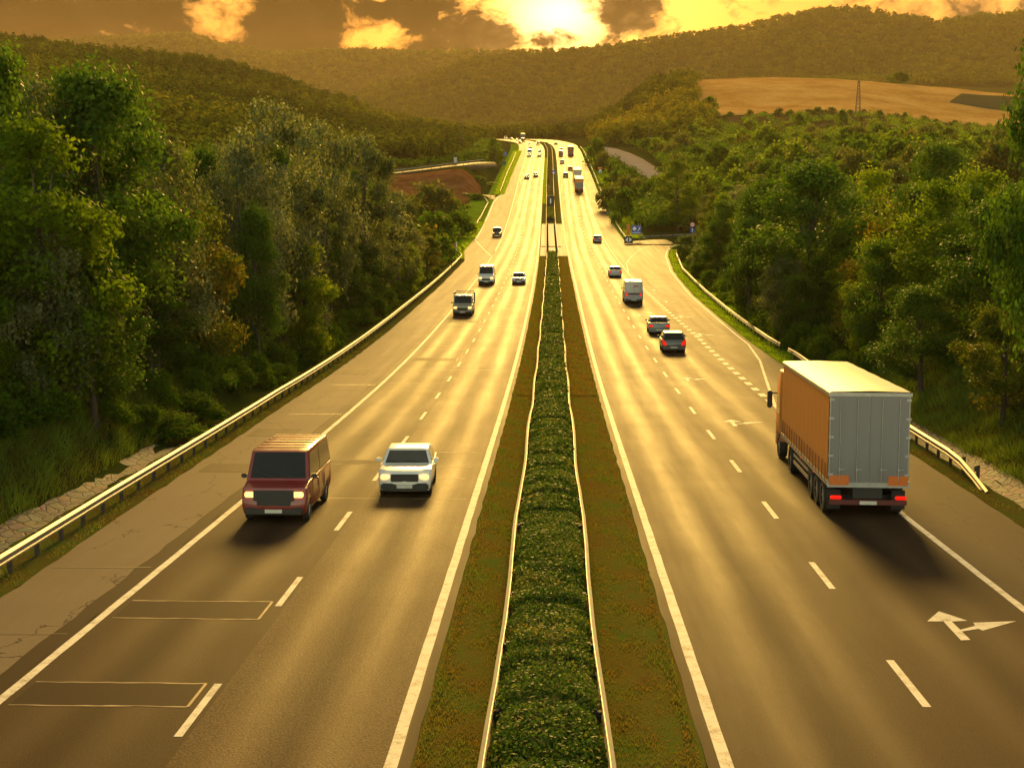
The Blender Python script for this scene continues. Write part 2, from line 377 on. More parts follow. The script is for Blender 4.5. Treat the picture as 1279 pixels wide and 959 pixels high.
# far ground: picture row of the ground per bearing and distance, turned into heights
TU = [-600, 0, 150, 240, 300, 340, 420, 500, 600, 650, 691, 730, 760, 820, 860, 920, 960, 1000, 1030, 1060, 1110, 1160, 1230, 1279, 1900]
TT = {
 60:  [300, 300, 300, 300, 300, 300, 300, 300, 300, 300, 300, 300, 300, 300, 300, 300, 300, 300, 300, 300, 300, 300, 300, 300, 300],
 300: [190, 190, 215, 235, 245, 255, 275, 292, 305, 300, 295, 295, 295, 290, 285, 265, 250, 245, 240, 235, 232, 230, 222, 215, 205],
 400: [150, 150, 168, 182, 195, 205, 228, 250, 252, 254, 254, 254, 248, 240, 234, 222, 214, 210, 208, 206, 204, 202, 200, 198, 190],
 450: [135, 135, 150, 163, 176, 186, 206, 216, 206, 232, 234, 234, 224, 218, 213, 206, 202, 200, 198, 197, 196, 195, 194, 192, 185],
 600: [105, 108, 122, 138, 150, 160, 184, 196, 196, 198, 198, 199, 192, 187, 184, 181, 179, 177, 176, 176, 177, 178, 180, 181, 175],
 800: [75, 78, 95, 110, 122, 132, 152, 170, 178, 179, 178, 178, 172, 160, 146, 145, 145, 144, 143, 143, 149, 156, 164, 169, 165],
 1000:[45, 57, 74, 82, 92, 104, 130, 156, 172, 174, 174, 170, 152, 108, 104, 102, 101, 102, 103, 105, 109, 113, 120, 126, 130],
 1300:[75, 80, 92, 100, 110, 120, 140, 164, 176, 176, 176, 172, 165, 140, 130, 126, 125, 125, 125, 126, 128, 130, 135, 140, 140],
 2000:[140, 140, 150, 155, 160, 160, 162, 164, 164, 160, 154, 148, 142, 130, 122, 116, 112, 109, 108, 107, 106, 105, 105, 104, 110],
 2600:[140, 140, 140, 140, 138, 137, 128, 108, 80, 73, 70, 68, 65, 56, 50, 43, 32, 24, 21, 22, 31, 36, 27, 25, 35],
 2900:[140] * 25,
 3400:[66, 60, 53, 49, 64, 72, 69, 70, 70, 71, 78, 85, 90, 95, 95, 95, 95, 95, 95, 95, 95, 95, 95, 95, 95],
 3900:[140] * 25 }
TY = sorted(TT); TV = np.array([TT[y] for y in TY], float)
def far_z(x, y):
    x = np.asarray(x, float); y = np.asarray(y, float)
    yy = np.maximum(y, 61); u = ROADU + F * x / yy
    ui = np.clip(np.searchsorted(TU, u) - 1, 0, len(TU) - 2); tu = np.clip((u - np.array(TU)[ui]) / (np.array(TU)[ui + 1] - np.array(TU)[ui]), 0, 1)
    yi = np.clip(np.searchsorted(TY, yy) - 1, 0, len(TY) - 2); TYa = np.array(TY, float); ty = np.clip((yy - TYa[yi]) / (TYa[yi + 1] - TYa[yi]), 0, 1)
    tu = tu * tu * (3 - 2 * tu) * 0.5 + tu * 0.5; 
    zz = 8.4 + (HORIZON - TV) / F * TYa[:, None]
    a = zz[yi, ui] * (1 - tu) + zz[yi, ui + 1] * tu; b = zz[yi + 1, ui] * (1 - tu) + zz[yi + 1, ui + 1] * tu
    ts = ty * ty * (3 - 2 * ty) * 0.35 + ty * 0.65
    return a * (1 - ts) + b * ts
def sstep(a, b, t):
    t = np.clip((t - a) / (b - a), 0, 1); return t * t * (3 - 2 * t)
def ground_z(x, y):
    x = np.asarray(x, float); y = np.asarray(y, float)
    yc = np.clip(y, -80, 1200)
    s = x - XC(yc); zr = ZR(yc)
    # near cross section
    nl = 1 - sstep(70, 95, y)
    dl = SH_L(yc) - s            # distance beyond the left paved edge
    left = -0.02 * np.clip(dl, 0, 2) - 0.35 * np.exp(-((dl - 2.9) / 0.9)**2) * nl + (1.5 * sstep(3.3, 5.6, dl) + 0.04 * np.clip(dl - 6, 0, 60)) * nl + (1 - nl) * (0.03 * np.clip(dl - 3, 0, 60) - 0.8 * sstep(1.5, 4, dl))
    nr = 1 - sstep(78, 100, y)
    dr = s - SH_R(yc)
    right = -0.02 * np.clip(dr, 0, 2) - 0.30 * np.exp(-((dr - 1.7) / 0.7)**2) * nr + (3.4 * sstep(2.2, 7.5, dr) + 0.06 * np.clip(dr - 7, 0, 60)) * nr + (1 - nr) * (0.03 * np.clip(dr - 6, 0, 60))
    off = np.where(s < 0, np.where(dl > 0, left, 0), np.where(dr > 0, right, 0))
    near = zr - 0.09 + off
    fz = far_z(x, y)
    edge = np.where(s < 0, dl, dr)
    wlat = sstep(6, 45, edge) * sstep(180, 330, y)
    wlat = np.maximum(wlat, sstep(4, 14, edge) * sstep(400, 440, y))
    wfar = sstep(880, 1050, y)
    w = np.maximum(wlat, wfar)
    return near * (1 - w) + fz * w
def gz(x, y): return float(ground_z(np.array([x]), np.array([y]))[0])

def build_terrain():
    xs = [0.0]; st = 0.8
    while xs[-1] < 2600:
        xs.append(xs[-1] + (0.8 if xs[-1] < 34 else max(0.8, min(30, (xs[-1] - 34) * 0.045 + 0.8))))
    xs = np.array(sorted([-a for a in xs[1:]] + xs))
    ys = [-60.0]
    while ys[-1] < 3900:
        y = ys[-1]; ys.append(y + (3 if y < 40 else 2.0 if y < 120 else min(35, 2 + (y - 120) * 0.016)))
    ys = np.array(ys)
    Xg, Yg = np.meshgrid(xs, ys); Z = ground_z(Xg, Yg)
    lumps = (np.sin(Xg * 0.9 + np.sin(Yg * 0.37) * 2) * np.sin(Yg * 0.8 + np.cos(Xg * 0.5)) * 0.10)
    yc = np.clip(Yg, -80, 1200); s = Xg - XC(yc)
    outm = np.where(s < 0, sstep(2, 5, SH_L(yc) - s), sstep(2, 5, s - SH_R(yc)))
    Z = Z + lumps * outm
    V = np.stack([Xg.ravel(), Yg.ravel(), Z.ravel()], 1)
    nx = len(xs); ny = len(ys); idx = np.arange(nx * ny).reshape(ny, nx)
    Q = np.stack([idx[:-1, :-1].ravel(), idx[:-1, 1:].ravel(), idx[1:, 1:].ravel(), idx[1:, :-1].ravel()], 1)
    o = mesh_np('ground', V, Q, M_TERR); tag(o, kind='structure')
    for p in o.data.polygons: p.use_smooth = True
    return o
build_terrain()

# ------------------------------------------------------------------ road surfaces
def ylist(y0, y1):
    out = [y0]; 
    while out[-1] < y1:
        y = out[-1]; out.append(min(y1, y + (1.0 if y < 120 else 3.0)))
    return np.array(out)
def fn(a): return a if callable(a) else (lambda y, a=a: np.full(np.shape(y), float(a)))
def strip(name, mat, xl, xr, y0, y1, dz, parent=None, nx=2, jit=0.0, drop=0.0):
    ys = ylist(y0, y1); xl = fn(xl)(ys); xr = fn(xr)(ys); zc = ZR(ys); xc = XC(ys)
    rows = []
    for k in range(nx):
        t = k / (nx - 1); x = xl * (1 - t) + xr * t
        if jit and k in (0, nx - 1): x = x + jit * (np.sin(ys * 1.7 + k) * 0.5 + np.sin(ys * 4.3 + 2 * k) * 0.3 + RNG.normal(0, 0.25, len(ys)))
        rows.append(np.stack([x + xc, ys, zc + dz], 1))
    V = np.concatenate(rows); n = len(ys); i = np.arange(n - 1)
    Q = np.concatenate([np.stack([i + k * n, i + (k + 1) * n, i + 1 + (k + 1) * n, i + 1 + k * n], 1) for k in range(nx - 1)])
    return mesh_np(name, V, Q, mat, parent)
YE = 1100
road = strip('road', M_ASPH_L, lambda y: OUT_L(y) - 0.15, -6.35, -30, YE, 0.0); tag(road, kind='structure')
strip('inner_lane', M_ASPH_LI, -6.35, -2.45, -30, YE, 0.0, road)
strip('hard_shoulder', M_CONC, SH_L, lambda y: OUT_L(y) - 0.15, -30, YE, -0.002, road, 2, 0.05)
road_r = strip('road', M_ASPH_R, 2.45, lambda y: OUT_R(y) + 0.12, -30, YE, 0.0); tag(road_r, kind='structure')
strip('hard_shoulder', M_ASPH_S, lambda y: OUT_R(y) + 0.12, SH_R, -30, 280, -0.002, road_r, 2, 0.04)
strip('hard_shoulder', M_ASPH_S, lambda y: OUT_R(y) + 0.12, lambda y: np.minimum(SH_R(y), 14.8), 280, YE, -0.002, road_r, 2, 0.0)
# markings (children of the carriageway they are painted on)
def dashes(name, x, w, y0, period, length, y1, parent):
    mb = MB(); y = y0; xf = fn(x)
    while y < y1:
        ya, yb = y, y + length; x0 = float(xf(np.array(ya))); x1 = float(xf(np.array(yb)))
        ca, cb = XC(ya), XC(yb); za, zb = ZR(ya) + 0.006, ZR(yb) + 0.006
        mb.add([(x0 - w / 2 + ca, ya, za), (x0 + w / 2 + ca, ya, za), (x1 + w / 2 + cb, yb, zb), (x1 - w / 2 + cb, yb, zb)], [(0, 1, 2, 3)])
        y += period
    return mb.build(name, M_PAINT, parent)
def line(name, x, w, y0, y1, parent, dz=0.006): 
    xf = fn(x); return strip(name, M_PAINT, lambda y: xf(y) - w / 2, lambda y: xf(y) + w / 2, y0, y1, dz, parent, 2, 0.008)
line('edge_line', -2.72, 0.22, -30, YE, road)
line('edge_line', OUT_L, 0.20, -30, 246, road); line('edge_line', OUT_L, 0.20, 262, YE, road)
line('edge_line', lerp_tab([(246, -10.5), (294, -15.7), (400, -15.9), (418, -15.2)]), 0.2, 246, 418, road)
dashes('lane_line', -6.52, 0.15, 14.2, 9.0, 3.0, 700, road)
line('edge_line', 2.72, 0.22, -30, YE, road_r)
line('edge_line', OUT_R, 0.20, -30, 75, road_r); line('edge_line', lambda y: OUT_R(y), 0.20, 204, YE, road_r)
dashes('lane_line', DIV_R, 0.16, 16.1, 9.15, 3.0, 700, road_r)
dashes('merge_line', lambda y: OUT_R(y) + 0.05, 0.38, 76, 3.0, 1.5, 204, road_r)
line('edge_line', lerp_tab([(75, 11.55), (100, 14.3), (112, 15.1), (165, 15.65), (210, 17.0), (250, 19.4), (268, 21.2), (282, 24.0)]), 0.16, 75, 282, road_r)
line('edge_line', lerp_tab([(209, 10.75), (230, 11.6), (250, 13.6), (268, 16.2), (280, 19.0), (287, 24.0)]), 0.16, 209, 287, road_r)
# side roads joining on the right and on the left
def patch(name, pts, mat, dz, parent=None, kind=None):
    """flat-shaded paved polygon that follows the long profile: pts = (offset, y)"""
    bm = bmesh.new()
    vs = [bm.verts.new((x + XC(y), y, ZR(y) + dz)) for x, y in pts]; bm.faces.new(vs)
    bmesh.ops.triangulate(bm, faces=bm.faces)
    bmesh.ops.subdivide_edges(bm, edges=bm.edges, cuts=6, use_grid_fill=True)
    for v in bm.verts: v.co.z = ZR(v.co.y) + dz
    me = bpy.data.meshes.new(name); bm.to_mesh(me); bm.free(); me.materials.append(mat)
    o = bpy.data.objects.new(name, me); COL.objects.link(o); o.parent = parent
    if kind: tag(o, kind=kind)
    return o
patch('slip_road', [(14.8, 283), (24.0, 283), (34.0, 292), (48, 296), (48, 303), (30, 300), (20, 296), (14.8, 290)], M_ASPH_S, -0.003, None, 'structure')
patch('slip_road', [(-16.2, 412), (-16.2, 424), (-22, 428), (-34, 428), (-34, 424), (-24, 421)], M_CONC, -0.003, None, 'structure')
# repaired bands cut across the slow lane, each sealed with pale joint lines
M_SEAL = plain('joint_sealant', (0.34, 0.25, 0.14), 0.7, 0, 0.4, 1.0, 0, 0.1)
def cross_patch(y0, y1, xa, xb, tail=True):
    mb = MB(); mb.add([(xa, y0, ZR(y0) + 0.004), (xb, y0, ZR(y0) + 0.004), (xb, y1, ZR(y1) + 0.004), (xa, y1, ZR(y1) + 0.004)], [(0, 1, 2, 3)])
    o = mb.build('repair_patch', M_ASPH_D, road)
    sl = MB()
    for ya in (y0, y1):
        n = 14; pr = None
        for k in range(n + 1):
            x = xa + (xb - xa) * k / n; yy = ya + random.uniform(-0.02, 0.02); w = random.uniform(0.012, 0.03)
            if pr: sl.add([(pr[0], pr[1] - pr[2], ZR(pr[1]) + 0.0085), (x, yy - w, ZR(yy) + 0.0085), (x, yy + w, ZR(yy) + 0.0085), (pr[0], pr[1] + pr[2], ZR(pr[1]) + 0.0085)], [(0, 1, 2, 3)])
            pr = (x, yy, w)
    sl.add([(xb - 0.03, y0, ZR(y0) + 0.009), (xb + 0.03, y0, ZR(y0) + 0.009), (xb + 0.03, y1, ZR(y1) + 0.009), (xb - 0.03, y1, ZR(y1) + 0.009)], [(0, 1, 2, 3)])
    sl.build('sealed_joint', M_SEAL, road)
for y0, y1, xa, xb in ((24.8, 26.2, -10.05, -6.75), (31.0, 32.6, -10.05, -6.72), (54, 55.2, -9.9, -6.7), (99, 101, -9.9, -6.8), (131, 133, -9.9, -6.8)): cross_patch(y0, y1, xa, xb)
seal = MB()
for (y, xa, xb) in ((46.6, -10.0, -3.0), (50.8, -5.9, -3.3), (53.6, -5.6, -3.2), (57.4, -5.0, -3.1), (85, -10, -6.8), (93, -10, -3.2), (110, -10, -6.9), (128, -10.2, -3), (152, -6.2, -3), (175, -10.2, -3), (196, -6.2, -3), (215, -10.2, -3), (222, -6.2, -3), (232, -6.2, -3), (246, -6, -3), (262, -6, -3), (280, -6, -3), (300, -6, -3), (322, -6, -3), (345, -10, -3), (365, -10, -3)):
    pr = None; wb = 0.012 + y * 0.00025
    for k in range(13):
        x = xa + (xb - xa) * k / 12; yy = y + random.uniform(-0.04, 0.04); w = wb * random.uniform(0.6, 1.5)
        if pr: seal.add([(pr[0] + XC(y), pr[1] - w, ZR(pr[1]) + 0.006), (x + XC(y), yy - w, ZR(yy) + 0.006), (x + XC(y), yy + w, ZR(yy) + 0.006), (pr[0] + XC(y), pr[1] + w, ZR(pr[1]) + 0.006)], [(0, 1, 2, 3)])
        pr = (x, yy)
seal.build('sealed_joint', M_SEAL, road)
sm = MB()
for (y0, y1, x0, x1) in ((62, 64.5, -13.6, -11.6), (52, 54, -13.3, -11.4), (90, 93, -14.0, -12)):
    sm.add([(x0, y0, ZR(y0) + 0.004), (x1, y0, ZR(y0) + 0.004), (x1, y1, ZR(y1) + 0.004), (x0, y1, ZR(y1) + 0.004)], [(0, 1, 2, 3)])
sm.build('repair_patch', M_ASPH_S, road)
jl = MB()
for (y, ) in ((36.0,), (29.5,), (70,), (84,)):
    jl.add([(-13.2, y, ZR(y) + 0.004), (-10.6, y + .1, ZR(y) + 0.004), (-10.6, y + .14, ZR(y) + 0.004), (-13.2, y + .05, ZR(y) + 0.004)], [(0, 1, 2, 3)])
jl.build('shoulder_joint', M_BLACK, road)
seam = strip('shoulder_seam', M_ASPH_D, lambda y: OUT_L(y) - 0.62, lambda y: OUT_L(y) - 0.14, -20, 240, 0.003, road, 2, 0.05)
# bent double arrow painted in the right lane, then smaller copies up the road
def arrow(x, y, sc, flip, name='arrow_marking'):
    P1 = [(-1.35, 3.0), (-0.95, 3.85), (0.05, 3.05), (-0.45, 3.0), (0.05, 1.6), (-0.18, 1.6), (-0.30, 1.95), (-0.82, 3.0)]
    px = [(580, 577), (610, 551), (685, 576), (644, 578), (693, 625), (668, 627), (622, 577)]
    px2 = [(664, 600), (705, 589), (700, 580), (812, 577), (725, 601), (714, 596), (672, 604)]
    mb = MB()
    for q in (px, px2):
        w = [to_road(880 + a / 2.0897, 500 + b / 2.0897) for a, b in q]
        pts = [((wx - 10.05) * sc * flip + x, (wy - 31.0) * sc + y) for wx, wy in w]
        mb.add([(a + XC(b), b, ZR(b) + 0.007) for a, b in pts], [tuple(range(len(pts)))])
    return mb.build(name, M_PAINT, road_r)
def to_road(u, v):
    r = ray(u, v); y = 6.0
    while y < 900:
        if CPOS.z + r.z * y / r.y < ZR(y): break
        y += 0.04
    return (CPOS.x + r.x * y / r.y, y)
arrow(10.05, 31.0, 1.0, 1)
for x, y, sc in ((9.7, 67.5, 1.0), (9.3, 88, 0.9), (9.5, 140, 1.0), (13.35, 175, 1.0), (13.45, 157, 1.0), (13.4, 138, 1.0), (13.4, 120, 1.0)): arrow(x, y, sc, 1)

strip('shoulder_seam', M_ASPH_D, 2.40, 2.585, -20, 240, 0.003, road_r, 2, 0.03)
strip('shoulder_seam', M_ASPH_D, -2.585, -2.40, -20, 240, 0.003, road, 2, 0.03)
# median: grass strips, hedge bed, bridge slab
med = strip('median', M_MEDIAN, -2.45, 2.45, -30, YE, 0.03, None, 12, 0.06); tag(med, kind='structure')
vb = med.data.vertices
for v in vb:
    s = v.co.x - XC(v.co.y)
    if abs(s) < 2.3: v.co.z += 0.05 + 0.03 * math.sin(v.co.y * 2.1 + s * 4) + random.uniform(-.015, .015)
    else: v.co.z -= 0.05
M_SHADOW_JOINT = plain('shadow_joint_dark', (0.012, 0.010, 0.008), 1.0, 0, 0.2, 4, 0, 0.0)  # near-black for the painted rail shadows and the slab joint
M_SLAB = asphalt('pale_concrete', (0.30, 0.24, 0.20), (0.42, 0.35, 0.29), 0.7, 8, 0.2)
slab = strip('bridge_slab', M_SLAB, -2.3, 1.7, 246, 338, 0.16); tag(slab, kind='structure')
strip('slab_margin', M_ASPH_S, 1.7, 2.45, 246, 338, 0.14, slab)
# verges
M_VL = M_GRASS
vl = strip('verge', M_GRASS, lambda y: SH_L(y) - 1.9, lambda y: SH_L(y) + 0.05, -20, 240, -0.012, None, 5, 0.10); tag(vl, kind='structure')
vl2 = strip('verge', M_GRASS_G, lambda y: SH_L(y) - 6.5, lambda y: SH_L(y) + 0.05, 240, 412, -0.03, None, 5, 0.10); tag(vl2, kind='structure')
vl3 = strip('verge', M_GRASS_G, lambda y: SH_L(y) - 4.0, lambda y: SH_L(y) + 0.05, 426, 760, -0.03, None, 5, 0.05); tag(vl3, kind='structure')
vr = strip('verge', M_GRASS, lambda y: SH_R(y) - 0.05, lambda y: SH_R(y) + 1.0, -20, 84, -0.012, None, 4, 0.08); tag(vr, kind='structure')
vr2 = strip('verge', M_GRASS_G, lambda y: SH_R(y) - 0.05, lambda y: SH_R(y) + 5.0, 84, 282, -0.012, None, 5, 0.08); tag(vr2, kind='structure')
vr3 = strip('verge', M_GRASS_G, lambda y: 14.5 + 0 * y, lambda y: 19.0 + 0 * y, 300, 700, -0.02, None, 4, 0.08); tag(vr3, kind='structure')

def ditch(name, dist, width, side, y0, y1):
    ys = np.arange(y0, y1, 1.0); prof = [(-width / 2, 0.06), (-width * 0.15, 0.05), (width * 0.2, 0.05), (width / 2, 0.10)]
    V = []
    for y in ys:
        e = SH_L(y) if side < 0 else SH_R(y)
        for (a, h) in prof:
            x = e + side * (dist + a) + random.uniform(-.05, .05); V.append((x, y, gz(x, y) + h + random.uniform(-.02, .02)))
    n = 4; Q = []
    for i in range(len(ys) - 1):
        for k in range(3): Q.append((i * n + k, i * n + k + 1, (i + 1) * n + k + 1, (i + 1) * n + k))
    o = mesh_np(name, np.array(V), np.array(Q), M_STONE); tag(o, kind='structure'); return o
ditch('drainage_ditch', 2.75, 1.5, -1, 22, 62)
ditch('drainage_ditch', 1.75, 1.7, 1, 24, 74)

# ------------------------------------------------------------------ leaves, trees, hedges
def leaf_quads(c, size, outward=None, flat=0.0, aspect=0.6):
    n = len(c); d = RNG.normal(size=(n, 3))
    if outward is not None: d = d * (1 - flat) + outward * flat * 1.6
    d /= np.linalg.norm(d, axis=1)[:, None] + 1e-9
    t = np.cross(d, RNG.normal(size=(n, 3))); t /= np.linalg.norm(t, axis=1)[:, None] + 1e-9
    b = np.cross(d, t); s = (size * RNG.uniform(0.6, 1.35, n))[:, None] if np.isscalar(size) else (size * RNG.uniform(0.7, 1.3, n))[:, None]
    V = np.stack([c - t * s * 0.5, c + b * s * 0.5 * aspect - t * s * 0.05, c + t * s * 0.5, c - b * s * 0.5 * aspect - t * s * 0.05], 1).reshape(-1, 3)
    return V, np.arange(n * 4).reshape(n, 4)
def crown_points(K, leaves, rad, h0, h1, shape, spread=0.75, rc=(0.9, 1.6)):
    """clump centres and leaf points; returns points, outward dirs, tint"""
    cs = []; tries = 0
    while len(cs) < K and tries < 5000:
        tries += 1
        t = random.random(); a = random.uniform(0, 2 * math.pi)
        rmax = rad * shape(t); r = rmax * math.sqrt(random.uniform(0.12, 1.0))
        cs.append((math.cos(a) * r, math.sin(a) * r, h0 + (h1 - h0) * t, random.uniform(*rc), random.random()))
    P = []; O = []; T = []
    n = leaves // K
    for (x, y, z, r, tn) in cs:
        d = RNG.normal(size=(n, 3)); d /= np.linalg.norm(d, axis=1)[:, None]
        rr = r * (RNG.uniform(0.25, 1.0, n) ** 0.45)[:, None] * (0.8 + 0.35 * np.sin(d[:, :1] * 5 + d[:, 1:2] * 7 + tn * 20))
        p = d * rr * np.array([1, 1, spread]) + np.array([x, y, z])
        P.append(p); O.append(d); T.append(np.clip(0.30 + 0.40 * tn + RNG.normal(0, 0.13, n), 0, 1))
    return np.concatenate(P), np.concatenate(O), np.concatenate(T), cs
def make_trunk(h, r, cs, top, lean=0.3):
    mb = MB(); p = Vector((0, 0, -0.6)); n = 6; pts = [p]
    for k in range(1, n + 1):
        pts.append(Vector((random.uniform(-lean, lean) * k / n, random.uniform(-lean, lean) * k / n, h * k / n)))
    for k in range(n): mb.tube(pts[k], pts[k + 1], r * (1 - 0.8 * k / n), r * (1 - 0.8 * (k + 1) / n), 8)
    for c in random.sample(cs, min(len(cs), 14)):
        t = min(0.95, max(0.2, (c[2] - 1.5) / h * 0.75)); k = int(t * n); b = pts[k].lerp(pts[min(n, k + 1)], t * n - k)
        e = Vector(c[:3]); mid = b.lerp(e, 0.5) + Vector((0, 0, -0.2))
        mb.tube(b, mid, r * 0.32, r * 0.2, 6); mb.tube(mid, e, r * 0.2, r * 0.06, 6)
    return mb
F_DARK = foliage('leaf_dark', (0.020, 0.050, 0.006), (0.046, 0.105, 0.010), (0.10, 0.18, 0.016), 0.5)
F_SILV = foliage('leaf_silver', (0.036, 0.058, 0.018), (0.085, 0.115, 0.042), (0.23, 0.25, 0.13), 0.45, None, 0.5, 0.15)
F_BRIT = foliage('leaf_bright', (0.042, 0.088, 0.006), (0.11, 0.185, 0.008), (0.21, 0.28, 0.012), 0.65)
F_AUT = foliage('leaf_autumn', (0.032, 0.060, 0.008), (0.075, 0.115, 0.010), (0.22, 0.145, 0.012), 0.5)
F_BUSH = foliage('leaf_bush', (0.027, 0.062, 0.007), (0.060, 0.125, 0.010), (0.12, 0.19, 0.016), 0.5, None, 0.7, 0.02)
F_OLIV = foliage('leaf_olive', (0.040, 0.055, 0.014), (0.080, 0.105, 0.024), (0.15, 0.17, 0.04), 0.5, None, 0.7, 0.02)
F_HEDGE = foliage('leaf_hedge', (0.034, 0.075, 0.008), (0.085, 0.145, 0.018), (0.21, 0.17, 0.038), 0.35, None, 0.6)
F_HEDGE2 = foliage('leaf_hedge_brown', (0.04, 0.05, 0.010), (0.09, 0.09, 0.016), (0.15, 0.13, 0.03), 0.30)
F_FAR = foliage('leaf_far', (0.026, 0.046, 0.007), (0.062, 0.088, 0.011), (0.14, 0.145, 0.016), 0.5, None, 0.8, 0.0)
F_SPUR = foliage('leaf_spur', (0.030, 0.045, 0.007), (0.075, 0.095, 0.010), (0.19, 0.17, 0.014), 0.45, None, 0.8, 0.0)
F_GRASS = foliage('grass_blade', (0.19, 0.115, 0.022), (0.16, 0.14, 0.025), (0.10, 0.17, 0.02), 0.35)
F_GRASSG = foliage('grass_blade_green', (0.10, 0.09, 0.018), (0.11, 0.17, 0.02), (0.15, 0.24, 0.03), 0.4)

round_shape = lambda t: math.sin(math.pi * (0.16 + 0.80 * t)) ** 0.7
tall_shape = lambda t: (math.sin(math.pi * (0.12 + 0.84 * t)) ** 0.8) * (1 - 0.25 * t)
bush_shape = lambda t: math.cos(t * math.pi / 2 * 0.95) ** 0.6
PROTO_N = {}
def proto(name, mat, leaves, size, rad, h0, h1, shape, K, rc, trunk=0.22):
    root = empty(name, (0, -500, 0))
    P, O, T, cs = crown_points(K, leaves, rad, h0, h1, shape, 0.8, rc)
    V, Q = leaf_quads(P, size, O, 0.45)
    mesh_np('crown', V, Q, mat, root, np.repeat(T, 4))
    make_trunk(h1 * 0.8, trunk, cs, h1).build('trunk', M_BARK, root, True)
    root['_h'] = float(h1 + rc[0] * 0.7); root['_r'] = float(rad + rc[0] * 0.5)
    return root
PROTOS = {
 'dark': [proto('leafy_tree', F_DARK, 21000, 0.20, 3.4, 2.2, 11, tall_shape, 46, (0.9, 1.7)) for _ in range(2)],
 'silver': [proto('willow_tree', F_SILV, 17000, 0.21, 3.6, 2.2, 11, round_shape, 50, (0.8, 1.6)) for _ in range(2)],
 'bright': [proto('poplar_tree', F_BRIT, 19000, 0.20, 2.9, 1.6, 11, tall_shape, 44, (0.8, 1.4)) for _ in range(2)],
 'autumn': [proto('maple_tree', F_AUT, 17000, 0.20, 3.3, 1.5, 9.5, round_shape, 42, (0.8, 1.5))],
 'bush': [proto('bush', F_BUSH, 6000, 0.20, 1.8, 0.3, 2.4, bush_shape, 22, (0.5, 0.95), 0.09) for _ in range(2)],
 'scrub': [proto('shrub', F_BUSH, 1500, 0.52, 2.6, 0.5, 3.6, bush_shape, 16, (0.8, 1.5), 0.12), proto('shrub', F_OLIV, 1500, 0.50, 2.7, 0.5, 3.4, bush_shape, 16, (0.8, 1.5), 0.12), proto('shrub', F_BRIT, 1300, 0.5, 2.3, 0.5, 3.6, bush_shape, 14, (0.8, 1.4), 0.12), proto('shrub', F_AUT, 1300, 0.5, 2.4, 0.5, 3.2, bush_shape, 14, (0.8, 1.4), 0.12)],
}
USED = set()
def plant(kind, x, y, height, radius, label, cat='tree', group=None, var=None, z=None):
    ps = PROTOS[kind]; p = ps[random.randrange(len(ps)) if var is None else var % len(ps)]
    if p.name in USED: o = copy_tree(p)
    else: o = p; USED.add(p.name)
    h = p['_h']; r = p['_r']
    if z is None: z = gz(x, y)
    o.location = (x, y, z - 0.1); k = radius / r
    o.scale = (k * random.uniform(0.92, 1.08), k * random.uniform(0.92, 1.08), height / h)
    o.rotation_euler = (0, 0, random.uniform(0, 6.28)); tag(o, label, cat, group)
    return o
def plant_px(kind, u, y, vtop, radius, label, cat='tree', group=None, var=None):
    x = x_at(u, y); z = gz(x, y); top = z_at(vtop, y)
    return plant(kind, x, y, max(1.2, top - z), radius, label, cat, group, var)

# ---- the wood on the left
for a in [
 ('bright', 40, 55, 138, 3.8, 'tall yellow green tree at the left edge of the wood'),
 ('dark', 118, 64, 76, 4.6, 'tall dark tree with the highest crown of the left wood'),
 ('dark', -16, 58, 48, 4.0, 'dark tree cut by the left border, reaching up to the hill line'),
 ('dark', 92, 68, 118, 4.2, 'dark tree filling the gap under the highest left crown'),
 ('dark', 152, 80, 122, 4.2, 'dark tree just right of the highest left crown'),
 ('silver', 58, 64, 92, 3.8, 'grey green tree behind the tall yellow green tree on the left'),
 ('silver', 185, 74, 165, 3.4, 'grey green willow between the dark tallest tree and the orange tipped maple'),
 ('autumn', 232, 78, 238, 3.2, 'maple with orange tipped branches in the left wood'),
 ('silver', 345, 108, 122, 5.0, 'broad silvery willow crown, tallest above the orange tipped maple'),
 ('silver', 405, 128, 148, 4.6, 'silvery willow just right of the broadest willow crown'),
 ('silver', 455, 150, 165, 4.6, 'silver leaved willow at the far right end of the tall tree row'),
 ('bright', 378, 107, 298, 2.7, 'yellow green small tree in front of the silvery willows'),
 ('dark', 100, 57, 300, 3.2, 'low dark tree in shadow above the left grass mound'),
 ('silver', 300, 96, 175, 3.6, 'slim silvery willow left of the broadest willow crown'),
 ('dark', 455, 148, 300, 3.4, 'dark bushy tree overhanging the left guardrail'),
 ('silver', 497, 172, 235, 3.4, 'last small willow where the left wood slopes down to the road'),
 ('autumn', 532, 204, 290, 2.8, 'low orange tipped tree beside the curve of the left guardrail'),
 ('bright', 505, 178, 300, 2.6, 'yellowish small tree at the end of the left wood'),
 ('bright', 618, 545, 172, 5.0, 'lone yellow green tree where the left side road joins'),
]: plant_px(*a)
env = lerp_tab([(-200, 80), (0, 125), (60, 140), (110, 115), (170, 150), (225, 175), (270, 170), (350, 150), (400, 160), (450, 190), (490, 235), (520, 285), (560, 320)])
GL = 'leafy trees packed into the left wood'
LBL = {'dark': 'dark leafy tree packed deep into the wood behind the left guardrail', 'silver': 'silvery willow packed into the wood behind the left guardrail',
       'bright': 'yellow green tree packed into the wood behind the left guardrail', 'autumn': 'orange tinged tree packed into the wood behind the left guardrail'}
y = 44.0
